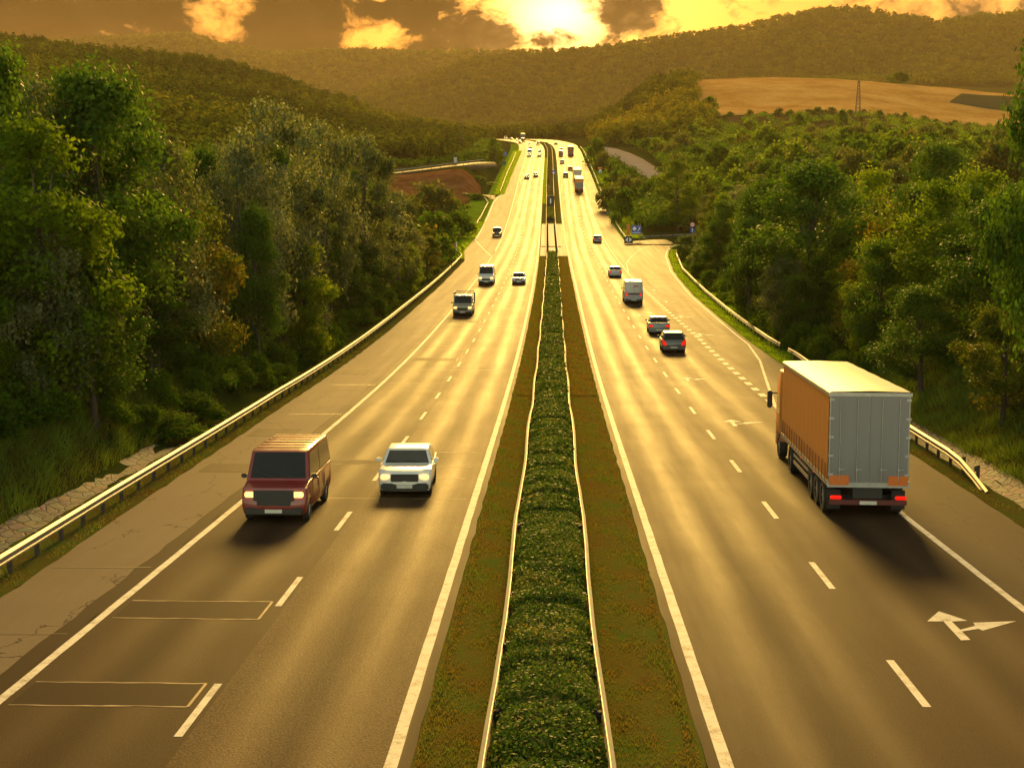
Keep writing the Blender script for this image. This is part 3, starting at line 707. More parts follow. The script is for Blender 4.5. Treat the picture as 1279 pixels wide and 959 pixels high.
while y < 215:
    for s0 in (-20.5, -26, -33, -42, -53):
        x = s0 - (4 if y > 110 else 0) * 0.3 + random.uniform(-1.8, 1.8); yy = y + random.uniform(-2.5, 2.5)
        u = ROADU + F * x / yy
        if u < -170 or u > 545: continue
        if s0 > -21 and random.random() < 0.35: continue
        front = s0 > -22
        vt = float(env(u)) + (random.uniform(70, 190) if front else random.uniform(5, 70))
        kd = random.choices(['dark', 'silver', 'bright', 'autumn'], [5, 4, 1, 0.6] if u > 230 else [7, 1.2, 2, 1])[0]
        h = z_at(vt, yy) - gz(x, yy)
        if h < 3.5: h = random.uniform(3.5, 5)
        plant(kd, x, yy, min(h, 19), random.uniform(2.6, 3.6) * (0.8 if front else 1), LBL[kd], 'tree', GL + ', ' + kd)
    y += 6.5 if y < 100 else 9
for y in (43, 45.5, 48, 50, 52.5, 55, 57):
    for q in (6.2, 8.6): plant('bush', SH_L(y) * 1.0 - q - random.uniform(0, 1), y + random.uniform(-1, 1), random.uniform(1.8, 3.2), random.uniform(1.4, 2.2), 'dark bush on top of the grass mound at the left edge', 'bush', 'bushes on the left grass mound')
y = 58.0
while y < 236:
    x = -SH_L(y) * -1 - random.uniform(3.4, 5.2); h = random.uniform(1.2, 2.6)
    plant('bush', x, y, h, random.uniform(1.1, 1.9), 'low green bush along the foot of the left wood', 'bush', 'bushes along the foot of the left wood')
    y += random.uniform(2.2, 4.0) if y < 110 else random.uniform(3.5, 6)
# shrubs of the valley left of the road
for (u, yv, vt, r, k, lb) in [(540, 330, 228, 7.5, 1, 'broad grey olive shrub below the red soil bank'), (545, 262, 262, 6.5, 0, 'rounded green shrub at the bend of the left guardrail'),
   (598, 410, 240, 3.8, 0, 'dark round shrub beside the left side road mouth'), (597, 450, 218, 3.0, 0, 'small round shrub on the red soil bank'),
   (612, 465, 226, 3.2, 2, 'yellow green shrub at the top of the left verge'), (512, 300, 250, 6.0, 1, 'pale olive shrub behind the last willow'),
   (568, 300, 262, 5.0, 0, 'dark green shrub over the bright left verge'), (530, 245, 280, 4.5, 3, 'orange topped shrub behind the red and white marker'),
   (552, 236, 292, 3.2, 0, 'dark shrub right behind the red and white marker'), (585, 420, 250, 4, 2, 'yellowish shrub between the soil bank and the lay-by')]:
    plant_px('scrub', u, yv, vt, r, lb, 'shrub', None, k)
for k in range(20):
    u = random.uniform(470, 585); yv = random.uniform(250, 400)
    x = x_at(u, yv)
    if x > SH_L(yv) - 8: continue
    plant('scrub', x, yv, random.uniform(3, 5.5), random.uniform(2.5, 4.5), 'rounded shrub filling the valley left of the lay-by', 'shrub', 'shrubs in the left valley', None)

# ---- the wood on the right
for a in [
 ('dark', 1300, 50, 6, 2.5, 'tall dark tree cut by the right border of the picture'),
 ('dark', 1010, 118, 195, 6.2, 'broad dark green tree with the widest crown on the right'),
 ('dark', 955, 145, 215, 4.4, 'dark green tree between the slip road and the widest right crown'),
 ('bright', 845, 318, 197, 6.0, 'yellow green tree standing alone above the slip road mouth'),
 ('dark', 905, 200, 245, 4.5, 'dark leafy tree beside the round speed sign'),
 ('autumn', 1110, 98, 238, 4.2, 'tree with reddish leaf tips in the middle of the right wood'),
 ('bright', 1085, 128, 205, 4.0, 'fresh green tree behind the reddish tipped tree'),
 ('bright', 1170, 84, 268, 3.4, 'bright green tree in front of the right wood'),
 ('dark', 1165, 160, 172, 6.0, 'dark dense tree on the skyline of the right wood'),
 ('dark', 1240, 72, 240, 3.6, 'dark tree low on the right above the grass bank'),
 ('bright', 1215, 112, 205, 4.2, 'light green tree near the right border behind the darker one'),
 ('autumn', 1255, 60, 372, 2.4, 'brownish bushy tree on top of the right grass bank'),
 ('dark', 1150, 74, 350, 3.0, 'low dark tree hanging over the truck roof'),
]: plant_px(*a)
envr = lerp_tab([(830, 262), (870, 240), (930, 225), (1000, 212), (1060, 215), (1100, 225), (1160, 205), (1220, 215), (1280, 222), (1500, 200)])
GR = 'leafy trees packed into the right wood'
y = 52.0
while y < 290:
    for s0 in (3.6, 8.5, 14.5, 22, 31, 42, 55, 70):
        e = SH_R(y) if y < 283 else 30
        x = e + s0 + (5.2 if y < 85 else 0) + random.uniform(-1.6, 1.6); yy = y + random.uniform(-2.5, 2.5); u = ROADU + F * x / yy
        if u > 1420 or u < 842: continue
        if y > 240 and s0 < 8: continue
        front = s0 < 4
        if front and random.random() < 0.3: continue
        vt = float(envr(u)) + (random.uniform(60, 150) * min(1.0, 95 / yy) if front else random.uniform(0, 60) * min(1, 110 / yy))
        kd = random.choices(['dark', 'silver', 'bright', 'autumn'], [4, 0.7, 3.4, 1.3])[0]
        h = z_at(vt, yy) - gz(x, yy)
        if h < 3: h = random.uniform(3, 4.5)
        lb = LBL[kd].replace('left guardrail', 'right guardrail').replace('packed into', 'standing within').replace('packed deep into', 'standing deep within')
        plant(kd, x, yy, min(h, 17), random.uniform(2.7, 3.7) * (0.8 if front else 1), lb, 'tree', GR + ', ' + kd)
    y += 7 if y < 110 else 11
y = 50.0
while y < 250:
    x = SH_R(y) + (random.uniform(8.6, 10.4) if y < 86 else random.uniform(2.6, 4.4)); h = random.uniform(1.2, 2.6)
    plant('bush', x, y, h, random.uniform(1.2, 2.0), 'low green bush along the foot of the right wood', 'bush', 'bushes along the foot of the right wood')
    y += random.uniform(2.4, 4.2) if y < 110 else random.uniform(3.5, 6)
# scrub between the motorway and the wheat field
SG = 'shrubs scattered on the slope below the wheat field'
SL = ['green rounded shrub scattered on the slope below the wheat field', 'olive grey rounded shrub scattered on the slope below the wheat field', 'yellow green shrub scattered on the slope below the wheat field', 'rusty tinted shrub scattered on the slope below the wheat field']
n = 0; tries = 0
while n < 190 and tries < 4000:
    tries += 1
    u = random.uniform(745, 1300); yv = 300 * math.exp(random.uniform(0, 0.98)); x = x_at(u, yv)
    if x < 24 - (6 if yv > 330 else -6): continue
    if yv > 700 and u > 860: continue
    if abs(u - (760 + (620 - yv) * 0.35)) < 26 + 12 and 440 < yv < 700: continue      # leave the side road open
    if 560 < yv < 700 and u > 900 and random.random() < 0.5: continue
    v = random.choices([0, 1, 2, 3], [4, 4, 2, 0.7])[0]
    plant('scrub', x, yv, random.uniform(4.5, 9.0), random.uniform(4.0, 6.4), SL[v], 'shrub', SG + ', kind %s' % ['green', 'olive', 'yellow', 'rusty'][v], v); n += 1
for (u, yv, vt, r, k, lb) in [(775, 345, 235, 4.0, 0, 'dark shrub over the blue service sign'), (760, 380, 232, 4.5, 1, 'olive shrub above the right guardrail'), (745, 560, 172, 5.0, 0, 'round dark tree at the top of the right verge'),
    (752, 520, 190, 4.0, 1, 'reddish olive shrub beside the top of the right verge'), (800, 400, 222, 5, 1, 'grey olive shrub between the service sign and the side road'), (820, 560, 172, 5.0, 2, 'small yellow tree above the right side road'),
    (880, 810, 122, 6.5, 0, 'dark round tree at the left corner of the wheat field'), (866, 805, 130, 5.0, 0, 'lower dark bush next to the field corner tree'), (1110, 1010, 93, 9.0, 0, 'lone dark tree on the top edge of the wheat field'),
    (830, 690, 182, 4, 2, 'yellowish shrub on the bank of the spur')]:
    plant_px('scrub', u, yv, vt, r, lb, 'tree' if 'tree' in lb else 'shrub', None, k)

for k in range(22):
    u = 872 + k * 18 + random.uniform(-5, 5); yv = 780 + random.uniform(-10, 8)
    plant('scrub', x_at(u, yv), yv, random.uniform(2.2, 4.5), random.uniform(2.5, 4.5), 'low shrub in the hedgerow along the lower edge of the wheat field', 'shrub', 'hedgerow shrubs under the wheat field', k % 2)
for k in range(45):
    u = random.uniform(845, 1130); yv = random.uniform(600, 775)
    plant('scrub', x_at(u, yv), yv, random.uniform(1.5, 3.4), random.uniform(2.2, 4.2), 'low shrub dotted over the brown heath under the wheat field', 'shrub', 'shrubs on the brown heath', random.choice([0, 1, 1]))

# ---- woods far off that read as one mass
def forest(name, label, cat, us, ys, n, rad, hgt, nq, size, mat, keep=None, patch=0.2, flat=0.85):
    u = RNG.uniform(us[0], us[1], n * 3); y = ys[0] * np.exp(RNG.uniform(0, math.log(ys[1] / ys[0]), n * 3)); x = (u - ROADU) / F * y
    if keep is not None:
        k = keep(u, y, x); x, y = x[k], y[k]
    x, y = x[:n], y[:n]; z = ground_z(x, y); n = len(x)
    r = rad * RNG.uniform(0.6, 1.3, n); h = hgt * RNG.uniform(0.65, 1.25, n); tn = RNG.uniform(0.1, 0.9, n) * 0.6 + patch * (np.sin(x * 0.013 + y * 0.009) + np.cos(x * 0.031 - y * 0.017)) + 0.15
    d = RNG.normal(size=(n, nq, 3)); d /= np.linalg.norm(d, axis=2)[:, :, None]; d[:, :, 2] = np.abs(d[:, :, 2]) * 1.0 - 0.15
    rr = RNG.uniform(0.55, 1.02, (n, nq, 1)) + 0.12 * np.sin(d[:, :, :1] * 6 + tn[:, None, None] * 30)
    pnt = np.stack([x, y, z], 1)[:, None, :] + np.stack([r, r, h * 0.62], 1)[:, None, :] * d * rr + (h * 0.36)[:, None, None] * np.array([0, 0, 1.0])
    V, Q = leaf_quads(pnt.reshape(-1, 3), size, d.reshape(-1, 3), flat, 0.8)
    T = np.clip(np.repeat(tn, nq) + RNG.normal(0, 0.06, n * nq), 0, 1)
    o = mesh_np(name, V, Q, mat, None, np.repeat(T, 4)); tag(o, label, cat, None, 'stuff'); return o
forest('hill_wood', 'hazy wood covering the whole hillside on the left', 'wood', (-330, 650), (300, 1120), 7200, 4.6, 8.5, 64, 1.7, F_FAR, lambda u, y, x: ((y > 520) & (x < -40) & (u < 640)) | ((y <= 520) & (u < 450 - (y - 300) * 0.2)) )
forest('spur_wood', 'yellowish wood on the spur left of the wheat field', 'wood', (715, 884), (640, 1060), 430, 5.2, 9.0, 120, 1.3, F_SPUR, lambda u, y, x: (x > 22) & ~((u > 866) & (y > 790)) & ~((u < 790) & (y < 690)), 0.2, 0.55)
forest('crest_wood', 'dim wood closing the valley behind the crest of the motorway', 'wood', (560, 800), (930, 1500), 1500, 5.0, 10, 50, 2.0, F_FAR, lambda u, y, x: np.abs(x - XC(np.clip(y, 0, 1200))) > np.where(y < 1150, 24, 0))
forest('mountain_wood', 'wood covering the big hazy hill behind the wheat field', 'wood', (430, 1420), (1750, 2720), 8200, 8.5, 12, 34, 3.6, F_FAR, None, 0.07)
forest('ridge_wood', 'wood along the most distant ridge under the clouds', 'wood', (60, 760), (3000, 3480), 3600, 10, 13, 22, 5.0, F_FAR, None, 0.05)
forest('scrub_cover', 'low scrub matted over the whole slope between the motorway and the wheat field', 'scrub', (735, 1340), (318, 775), 2000, 4.2, 5.2, 90, 0.85, F_BUSH, lambda u, y, x: (x - XC(y) > 21) & ~((np.abs(u - (760 + (640 - y) * 0.30)) < 26) & (y > 420) & (y < 690)) & ~((x < 50) & (y < 318)) & ~((y > 620) & (RNG.uniform(0, 1, len(u)) < 0.75)))
forest('valley_scrub', 'low scrub matted over the valley floor and banks left of the motorway', 'scrub', (455, 640), (255, 900), 900, 3.0, 3.0, 60, 0.8, F_BUSH, lambda u, y, x: (x - XC(y) < -21 - (y > 430) * 4) & ~((y > 392) & (y < 492) & (u > 476)))
# wheat field, stubble and red soil
def sheet_on_ground(name, mat, poly_u, dz, res=26, kind='structure'):
    """polygon given as (bearing, distance) corners of a quad grid, draped on the ground"""
    (a, b, c, d) = poly_u
    V = []
    for i in range(res + 1):
        for j in range(res + 1):
            t, s = i / res, j / res
            u = (a[0] * (1 - t) + b[0] * t) * (1 - s) + (d[0] * (1 - t) + c[0] * t) * s
            y = (a[1] * (1 - t) + b[1] * t) * (1 - s) + (d[1] * (1 - t) + c[1] * t) * s
            x = x_at(u, y); V.append((x, y, gz(x, y) + (dz if 0 < i < res and 0 < j < res else -1.2)))
    Q = [(i * (res + 1) + j, (i + 1) * (res + 1) + j, (i + 1) * (res + 1) + j + 1, i * (res + 1) + j + 1) for i in range(res) for j in range(res)]
    o = mesh_np(name, np.array(V), np.array(Q), mat); tag(o, kind=kind); return o
M_WHEAT = grass_ground('ripe_wheat', [(0.30, 0.145, 0.032), (0.43, 0.23, 0.060), (0.52, 0.31, 0.095)], 0.035, 0.35)
M_STUB = grass_ground('dark_stubble', [(0.05, 0.05, 0.025), (0.06, 0.06, 0.03), (0.07, 0.065, 0.03)], 0.06)
M_SOIL = grass_ground('red_soil', [(0.10, 0.040, 0.016), (0.17, 0.068, 0.026), (0.22, 0.11, 0.045)], 0.25, 1.5)
M_HEATH = grass_ground('dry_heath', [(0.050, 0.034, 0.016), (0.070, 0.050, 0.022), (0.055, 0.058, 0.016)], 0.08, 0.8)
sheet_on_ground('wheat_field', M_WHEAT, [(872, 792), (1285, 815), (1275, 1012), (850, 1012)], 0.7, 44)
sheet_on_ground('stubble_field', M_STUB, [(1165, 905), (1290, 880), (1290, 985), (1180, 955)], 1.6, 14)
sheet_on_ground('heath', M_HEATH, [(840, 640), (1110, 640), (1090, 786), (868, 786)], 0.35, 24)
sheet_on_ground('soil_bank', M_SOIL, [(478, 396), (605, 404), (606, 447), (478, 444)], 0.5, 18)

# ---- clipped hedge in the median
def hedge(y0, y1, label, w=1.75, hbase=0.92, fade=None, mat=F_HEDGE):
    cx = -0.19; P = []; O = []; T = []; S = []
    y = y0
    def prof(y): return hbase + 0.04 * math.sin(y * 3.6 + math.sin(y * 0.7) * 1.5) + 0.07 * math.sin(y * 0.61) + 0.05 * math.sin(y * 5.3) + 0.06 * math.sin(y * 1.13 + 2) * math.sin(y * 0.31)
    segs = np.arange(y0, y1, 0.5)
    for y in segs:
        sz = 0.075 if y < 40 else 0.11 if y < 70 else 0.17 if y < 130 else 0.32
        n = int(0.5 * 3.2 / (sz * sz * 0.3) * (2.2 if y < 70 else 1.8)); n = min(n, 1500)
        yy = y + RNG.uniform(0, 0.5, n); a = RNG.uniform(0, math.pi, n); hh = np.array([prof(q) for q in yy[::8]]).repeat(8)[:n]; hh = np.resize(hh, n)
        ww = w / 2 * (1 + 0.05 * np.sin(yy * 2.75 + 0.5))
        ca, sa = np.cos(a), np.sin(a); top = RNG.uniform(0, 1, n) < 0.55; ca = np.where(top, np.sign(ca) * RNG.uniform(0, 0.9, n) ** 1.667, ca); sa = np.sqrt(np.clip(1 - ca * ca, 0, 1)); k = RNG.uniform(0.86, 1.05, n)
        px = np.sign(ca) * np.abs(ca) ** 0.6 * ww * k; pz = (np.abs(sa) ** 0.55) * hh * k
        P.append(np.stack([cx + px + XC(yy), yy, ZR(yy) + 0.06 + pz], 1)); O.append(np.stack([ca, np.zeros(n), sa], 1)); S.append(np.full(n, sz))
        T.append(np.clip(0.42 + 0.16 * np.sin(yy * 0.9 + px * 2) * np.cos(yy * 0.37) + 0.22 * np.sin(yy * 1.9 + 1.3 * np.sin(px * 3 + yy)) * np.sin(yy * 0.23 + 1) + RNG.normal(0, 0.22, n), 0, 1))
    P = np.concatenate(P); V, Q = leaf_quads(P, np.concatenate(S), np.concatenate(O), 0.45, 0.6)
    root = empty('hedge', (cx, (y0 + y1) / 2, ZR((y0 + y1) / 2))); tag(root, label, 'hedge')
    o = mesh_np('foliage', V - np.array(root.location), Q, mat, root, np.repeat(np.concatenate(T), 4))
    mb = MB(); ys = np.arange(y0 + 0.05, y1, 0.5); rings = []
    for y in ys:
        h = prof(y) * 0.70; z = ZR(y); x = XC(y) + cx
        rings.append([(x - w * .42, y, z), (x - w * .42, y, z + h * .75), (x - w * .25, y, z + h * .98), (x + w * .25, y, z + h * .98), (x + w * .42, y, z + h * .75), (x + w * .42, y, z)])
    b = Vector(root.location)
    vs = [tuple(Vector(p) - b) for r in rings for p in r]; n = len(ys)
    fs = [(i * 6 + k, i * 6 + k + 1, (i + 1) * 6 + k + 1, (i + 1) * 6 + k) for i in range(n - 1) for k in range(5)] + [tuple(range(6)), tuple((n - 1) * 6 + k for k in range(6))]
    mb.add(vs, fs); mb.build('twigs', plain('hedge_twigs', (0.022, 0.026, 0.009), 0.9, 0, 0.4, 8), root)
    return root
hedge(13, 246, 'long clipped green hedge filling the median up to the pale slab')
hedge(346, 374, 'short clipped hedge block alone beyond the pale slab', 1.7, 1.2)
hedge(392, 745, 'far hedge running up the slope behind the black median sign', 1.7, 1.0, None, F_HEDGE2)

# short grass on the near median and verges
def blades(name, label, xl, xr, y0, y1, n, h, mat, zf=None):
    yy = y0 + (y1 - y0) * RNG.uniform(0, 1, n) ** (1.5 if y0 < 240 else 1.0); t = RNG.uniform(0, 1, n); xl_, xr_ = fn(xl)(yy), fn(xr)(yy); x = xl_ * (1 - t) + xr_ * t
    patchy = 0.5 + 0.5 * np.sin(x * 3.1 + yy * 1.3) * np.sin(yy * 0.7 - x)
    x = x + (XC(yy) if zf is None else 0); z = (ZR(yy) + 0.05) if zf is None else zf(x, yy)
    a = RNG.uniform(0, 6.28, n); hh = h * RNG.uniform(0.4, 1.2, n) * (0.6 + 0.7 * patchy); w = 0.008 + yy * 0.00022
    lx = RNG.normal(0, 0.55, n) * hh; ly = RNG.normal(0, 0.55, n) * hh
    A = np.stack([x - np.cos(a) * w, yy - np.sin(a) * w, z], 1); B = np.stack([x + np.cos(a) * w, yy + np.sin(a) * w, z], 1); Cc = np.stack([x + lx, yy + ly, z + hh], 1)
    V = np.stack([A, B, Cc], 1).reshape(-1, 3); T = np.clip(patchy * 0.6 + RNG.normal(0.15, 0.2, n), 0, 1)
    o = mesh_np(name, V, np.arange(3 * n).reshape(n, 3), mat, None, np.repeat(T, 3)); tag(o, label, 'grass', None, 'stuff'); return o
blades('grass', 'short dry brown grass on the median strip beside the oncoming lanes', -2.32, -1.1, 16, 80, 42000, 0.085, F_GRASS)
blades('grass', 'short dry brown grass on the median strip beside the lanes leading away', 0.75, 2.3, 16, 80, 42000, 0.085, F_GRASS)
blades('grass', 'tufty brown grass on the farther left median strip', -2.32, -1.15, 78, 246, 26000, 0.16, F_GRASS)
blades('grass', 'tufty brown grass on the farther right median strip', 0.8, 2.3, 78, 246, 26000, 0.16, F_GRASS)
blades('grass', 'sparse yellowish grass under the left guardrail', lambda y: SH_L(y) - 1.9, lambda y: SH_L(y) - 0.05, 28, 120, 30000, 0.16, F_GRASS, ground_z)
blades('grass', 'sparse yellowish grass between the right shoulder and the stone ditch', lambda y: SH_R(y) + 0.1, lambda y: SH_R(y) + 1.1, 34, 90, 14000, 0.14, F_GRASS, ground_z)
F_LIME = foliage('grass_blade_lime', (0.12, 0.18, 0.009), (0.19, 0.32, 0.011), (0.26, 0.40, 0.014), 0.6)
blades('grass', 'bright lime grass on the verge inside the bend of the left guardrail', lambda y: SH_L(y) - 6.2, lambda y: SH_L(y) - 0.1, 241, 345, 22000, 0.34, F_LIME, ground_z)
blades('grass', 'lime grass on the verge below the lone yellow green tree', lambda y: SH_L(y) - 3.8, lambda y: SH_L(y) - 0.1, 428, 660, 16000, 0.5, F_LIME, ground_z)
blades('grass', 'lime grass on the far median strip beside the oncoming lanes', lambda y: -2.3 + 0 * y, lambda y: -1.35 + 0 * y, 396, 600, 9000, 0.4, F_LIME)
blades('grass', 'bright lime grass between the slip lane and the right guardrail', lambda y: SH_R(y) + 0.2, lambda y: SH_R(y) + 4.4, 86, 282, 46000, 0.22, F_LIME, ground_z)
blades('grass', 'lime grass on the far right verge behind the guardrail', lambda y: 15.5 + 0 * y, lambda y: 19.0 + 0 * y, 300, 640, 16000, 0.5, F_LIME, ground_z)
blades('grass', 'tall green grass on the right roadside bank', lambda y: SH_R(y) + 2.5, lambda y: SH_R(y) + 9.5, 40, 88, 70000, 0.42, F_GRASSG, ground_z)
blades('grass', 'tall green grass on the mound left of the stone ditch', lambda y: SH_L(y) - 9.5, lambda y: SH_L(y) - 3.5, 30, 75, 60000, 0.42, F_GRASSG, ground_z)

# ------------------------------------------------------------------ guardrails
WP = [(0.0, 0.0), (0.075, 0.055), (0.075, 0.10), (0.0, 0.15), (0.0, 0.165), (0.075, 0.215), (0.075, 0.26), (0.0, 0.315)]
def guardrail(label, path, side, ytop=0.72, post=2.0, zf=None, posts=True, wig=0.0, maxposts=98, dip_end=False, group=None):
    """path: list of (x, y) ; side: +1 bulges to +x, -1 to -x (towards the traffic)"""
    P = [Vector((a, b, 0)) for a, b in path]
    L = [0.0]
    for i in range(1, len(P)): L.append(L[-1] + (P[i] - P[i - 1]).length)
    def at(d):
        i = 0
        while i < len(L) - 2 and L[i + 1] < d: i += 1
        t = (d - L[i]) / max(1e-6, L[i + 1] - L[i]); p = P[i].lerp(P[i + 1], t); return p, (P[i + 1] - P[i]).normalized()
    if zf is None: zf = lambda x, y: ZR(y)
    tot = L[-1]; base = Vector((P[0].x, P[0].y, zf(P[0].x, P[0].y)))
    root = empty('guardrail', base); tag(root, label, 'guardrail', group)
    mb = MB(); ds = np.arange(0, tot + 0.01, 2.0 if tot < 300 else 4.0); n = len(WP); vs = []; fs = []
    for i, d in enumerate(ds):
        p, t = at(d); nrm = Vector((t.y, -t.x, 0)) * side
        z = zf(p.x, p.y) + ytop - 0.315 + (wig * math.sin(d * 0.43) * 0.5 + wig * math.sin(d * 0.17))
        if dip_end: z -= 0.62 * max(0, 1 - d / 5.0) ** 1.3
        off = wig * math.sin(d * 0.31) * 1.2 + random.uniform(-wig, wig) * 0.25
        for k, (o, h) in enumerate(WP): vs.append(tuple(p + nrm * (o + off) + Vector((0, 0, z + h)) - base))
        for k, (o, h) in enumerate(WP): vs.append(tuple(p + nrm * (o + off - 0.012) + Vector((0, 0, z + h)) - base))
    m2 = 2 * n
    for i in range(len(ds) - 1):
        for k in range(n - 1):
            fs.append((i * m2 + k, i * m2 + k + 1, (i + 1) * m2 + k + 1, (i + 1) * m2 + k))
            fs.append((i * m2 + n + k, (i + 1) * m2 + n + k, (i + 1) * m2 + n + k + 1, i * m2 + n + k + 1))
        for k in (0, n - 1): fs.append((i * m2 + k, (i + 1) * m2 + k, (i + 1) * m2 + n + k, i * m2 + n + k))
    mb.add(vs, fs); mb.build('beam', M_STEEL, root)
    if posts:
        d = 0.6 if not dip_end else 2.0; k = 0; pm = None
        while d < tot and k < maxposts:
            p, t = at(d); z = zf(p.x, p.y); nrm = Vector((t.y, -t.x, 0)) * side
            if pm is None:
                m_ = MB(); m_.box(-0.055, 0.055, -0.045, 0.045, -0.5, ytop - 0.03); m_.box(0.055, 0.13, -0.04, 0.04, ytop - 0.25, ytop - 0.07)
                pm = m_.build('post', M_POST, root); o = pm
            else:
                o = pm.copy(); COL.objects.link(o); o.parent = root
            c = p - nrm * 0.14; o.location = Vector((c.x, c.y, z)) - base; o.rotation_euler = (0, 0, math.atan2(nrm.y, nrm.x))
            d += post; k += 1
    return root
def along(f, y0, y1, st=4.0): return [(float(f(np.array(y))) + XC(y), y) for y in np.arange(y0, y1 + 0.01, st)]
railL = lerp_tab([(0, -13.6), (24, -13.6), (44, -14.15), (75, -14.8), (140, -15.1), (225, -15.2), (240, -15.3), (246, -15.9), (252, -17.4)])
guardrail('long steel guardrail along the left shoulder below the wood', along(railL, 18, 212, 2.0), 1, 0.75, 2.1, lambda x, y: ZR(y) - 0.05)
guardrail('end piece of the left guardrail curling away beside the red and white marker', along(railL, 214, 252, 2.0), 1, 0.75, 2.4, lambda x, y: ZR(y) - 0.05)
railL2 = lerp_tab([(310, -18.0), (330, -17.4), (395, -17.2), (408, -18.5), (414, -22)])
guardrail('short guardrail beside the left lay-by', along(railL2, 335, 414, 4.0), 1, 0.75, 4, lambda x, y: ZR(y) - 0.05)
guardrail('far left guardrail climbing to the lone yellow green tree', along(lambda y: SH_L(y) - 0.7, 432, 640, 6.0), 1, 0.75, 6, lambda x, y: ZR(y) - 0.05)
railR = lerp_tab([(48, 14.75), (56, 15.1), (75, 15.9), (99, 16.7), (112, 16.6), (140, 16.9), (165, 17.4), (209, 18.6), (250, 21.2), (270, 23.2), (286, 27.0)])
guardrail('right guardrail with its end bent down beside the truck', along(railR, 48.5, 104, 2.0), -1, 0.75, 2.1, lambda x, y: ZR(y) - 0.05, True, 0.0, 98, True)
guardrail('right guardrail bending round the inside of the slip road', along(railR, 106, 282, 2.0) + [(27.5, 286), (33, 289), (40, 291)], -1, 0.75, 2.4, lambda x, y: ZR(y) - 0.05)
guardrail('far right guardrail ending by the black chevron board', [(15.0 + XC(y), y) for y in np.arange(296, 700, 6.0)], -1, 0.75, 5, lambda x, y: ZR(y) - 0.05)
guardrail('guardrail on the outer side of the slip road below the speed sign', [(17.5, 296), (20, 299), (26, 303), (33, 306), (44, 308)], -1, 0.75, 3, lambda x, y: ZR(y) - 0.05)
guardrail('steel rail on the left flank of the median hedge', [(-1.08, y) for y in np.arange(14, 246.1, 2.0)], -1, 0.82, 4.0, lambda x, y: ZR(y), True, 0.03, 60)
guardrail('steel rail on the right flank of the median hedge', [(0.72, y) for y in np.arange(14, 246.1, 2.0)], 1, 0.82, 4.0, lambda x, y: ZR(y), True, 0.03, 60)
guardrail('left rail crossing the pale median slab and up the slope', [(-1.25 + XC(y), y) for y in np.arange(248, 740, 4.0)], -1, 0.85, 6.0, lambda x, y: ZR(y), True, 0.0, 80)
guardrail('right rail crossing the pale median slab and up the slope', [(0.85 + XC(y), y) for y in np.arange(248, 740, 4.0)], 1, 0.85, 6.0, lambda x, y: ZR(y), True, 0.0, 80)
# shadow beside the slab rails, painted on as flat black bands
gp = MB(); 
for x in (-0.98, 0.62): gp.add([(x - .16, 248, ZR(248) + .17), (x + .16, 248, ZR(248) + .17)], [])
gp = None
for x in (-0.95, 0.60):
    o = strip('rail_shadow', M_SHADOW_JOINT, x - 0.15, x + 0.15, 247, 337, 0.165, slab)
strip('expansion_joint', M_SHADOW_JOINT, -2.2, 1.6, 272, 274.5, 0.168, slab)

# ---- side roads with their rails
def path_road(name, pts, w, mat, lift, kind='structure'):
    V = []; n = len(pts)
    for i, (x, y, z) in enumerate(pts):
        a = Vector(pts[max(0, i - 1)]); b = Vector(pts[min(n - 1, i + 1)]); t = (b - a).normalized(); nr = Vector((t.y, -t.x, 0))
        p = Vector((x, y, z + lift)); V += [tuple(p - nr * w / 2), tuple(p + nr * w / 2), tuple(p + nr * (w / 2 + 1.5) - Vector((0, 0, 1.5))), tuple(p - nr * (w / 2 + 1.5) - Vector((0, 0, 1.5)))]
    Q = []
    for i in range(n - 1):
        for a, b in ((0, 1), (1, 2), (3, 0)): Q.append((i * 4 + a, i * 4 + b, i * 4 + 4 + b, i * 4 + 4 + a))
    o = mesh_np(name, np.array(V), np.array(Q), mat); tag(o, kind=kind); return o
lp = []
for u, y, v in ((440, 440, 219), (490, 448, 216), (520, 452, 212.5), (560, 460, 207.5), (585, 468, 204.5), (608, 482, 202)): lp.append((x_at(u, y), y, z_at(v, y)))
path_road('side_road', lp, 6.0, M_ASPH_S, 0.0)
LPX = [p[0] for p in lp]; LPZ = [p[2] for p in lp]
guardrail('guardrail along the left side road above the red soil bank', [(p[0], p[1] - 3.2) for p in lp], 1, 1.0, 3.5, lambda x, y: float(np.interp(x, LPX, LPZ)))
rp = []
for u, y, v in ((752, 680, 186.5), (762, 640, 188.5), (775, 590, 192), (790, 540, 198), (802, 500, 204), (815, 462, 212), (826, 430, 219)): rp.append((x_at(u, y), y, gz(x_at(u, y), y)))
path_road('side_road', rp, 6.5, plain('side_road_asphalt', (0.26, 0.22, 0.19), 0.8, 0, 0.2, 0.3, 0, 0.0), 0.45)

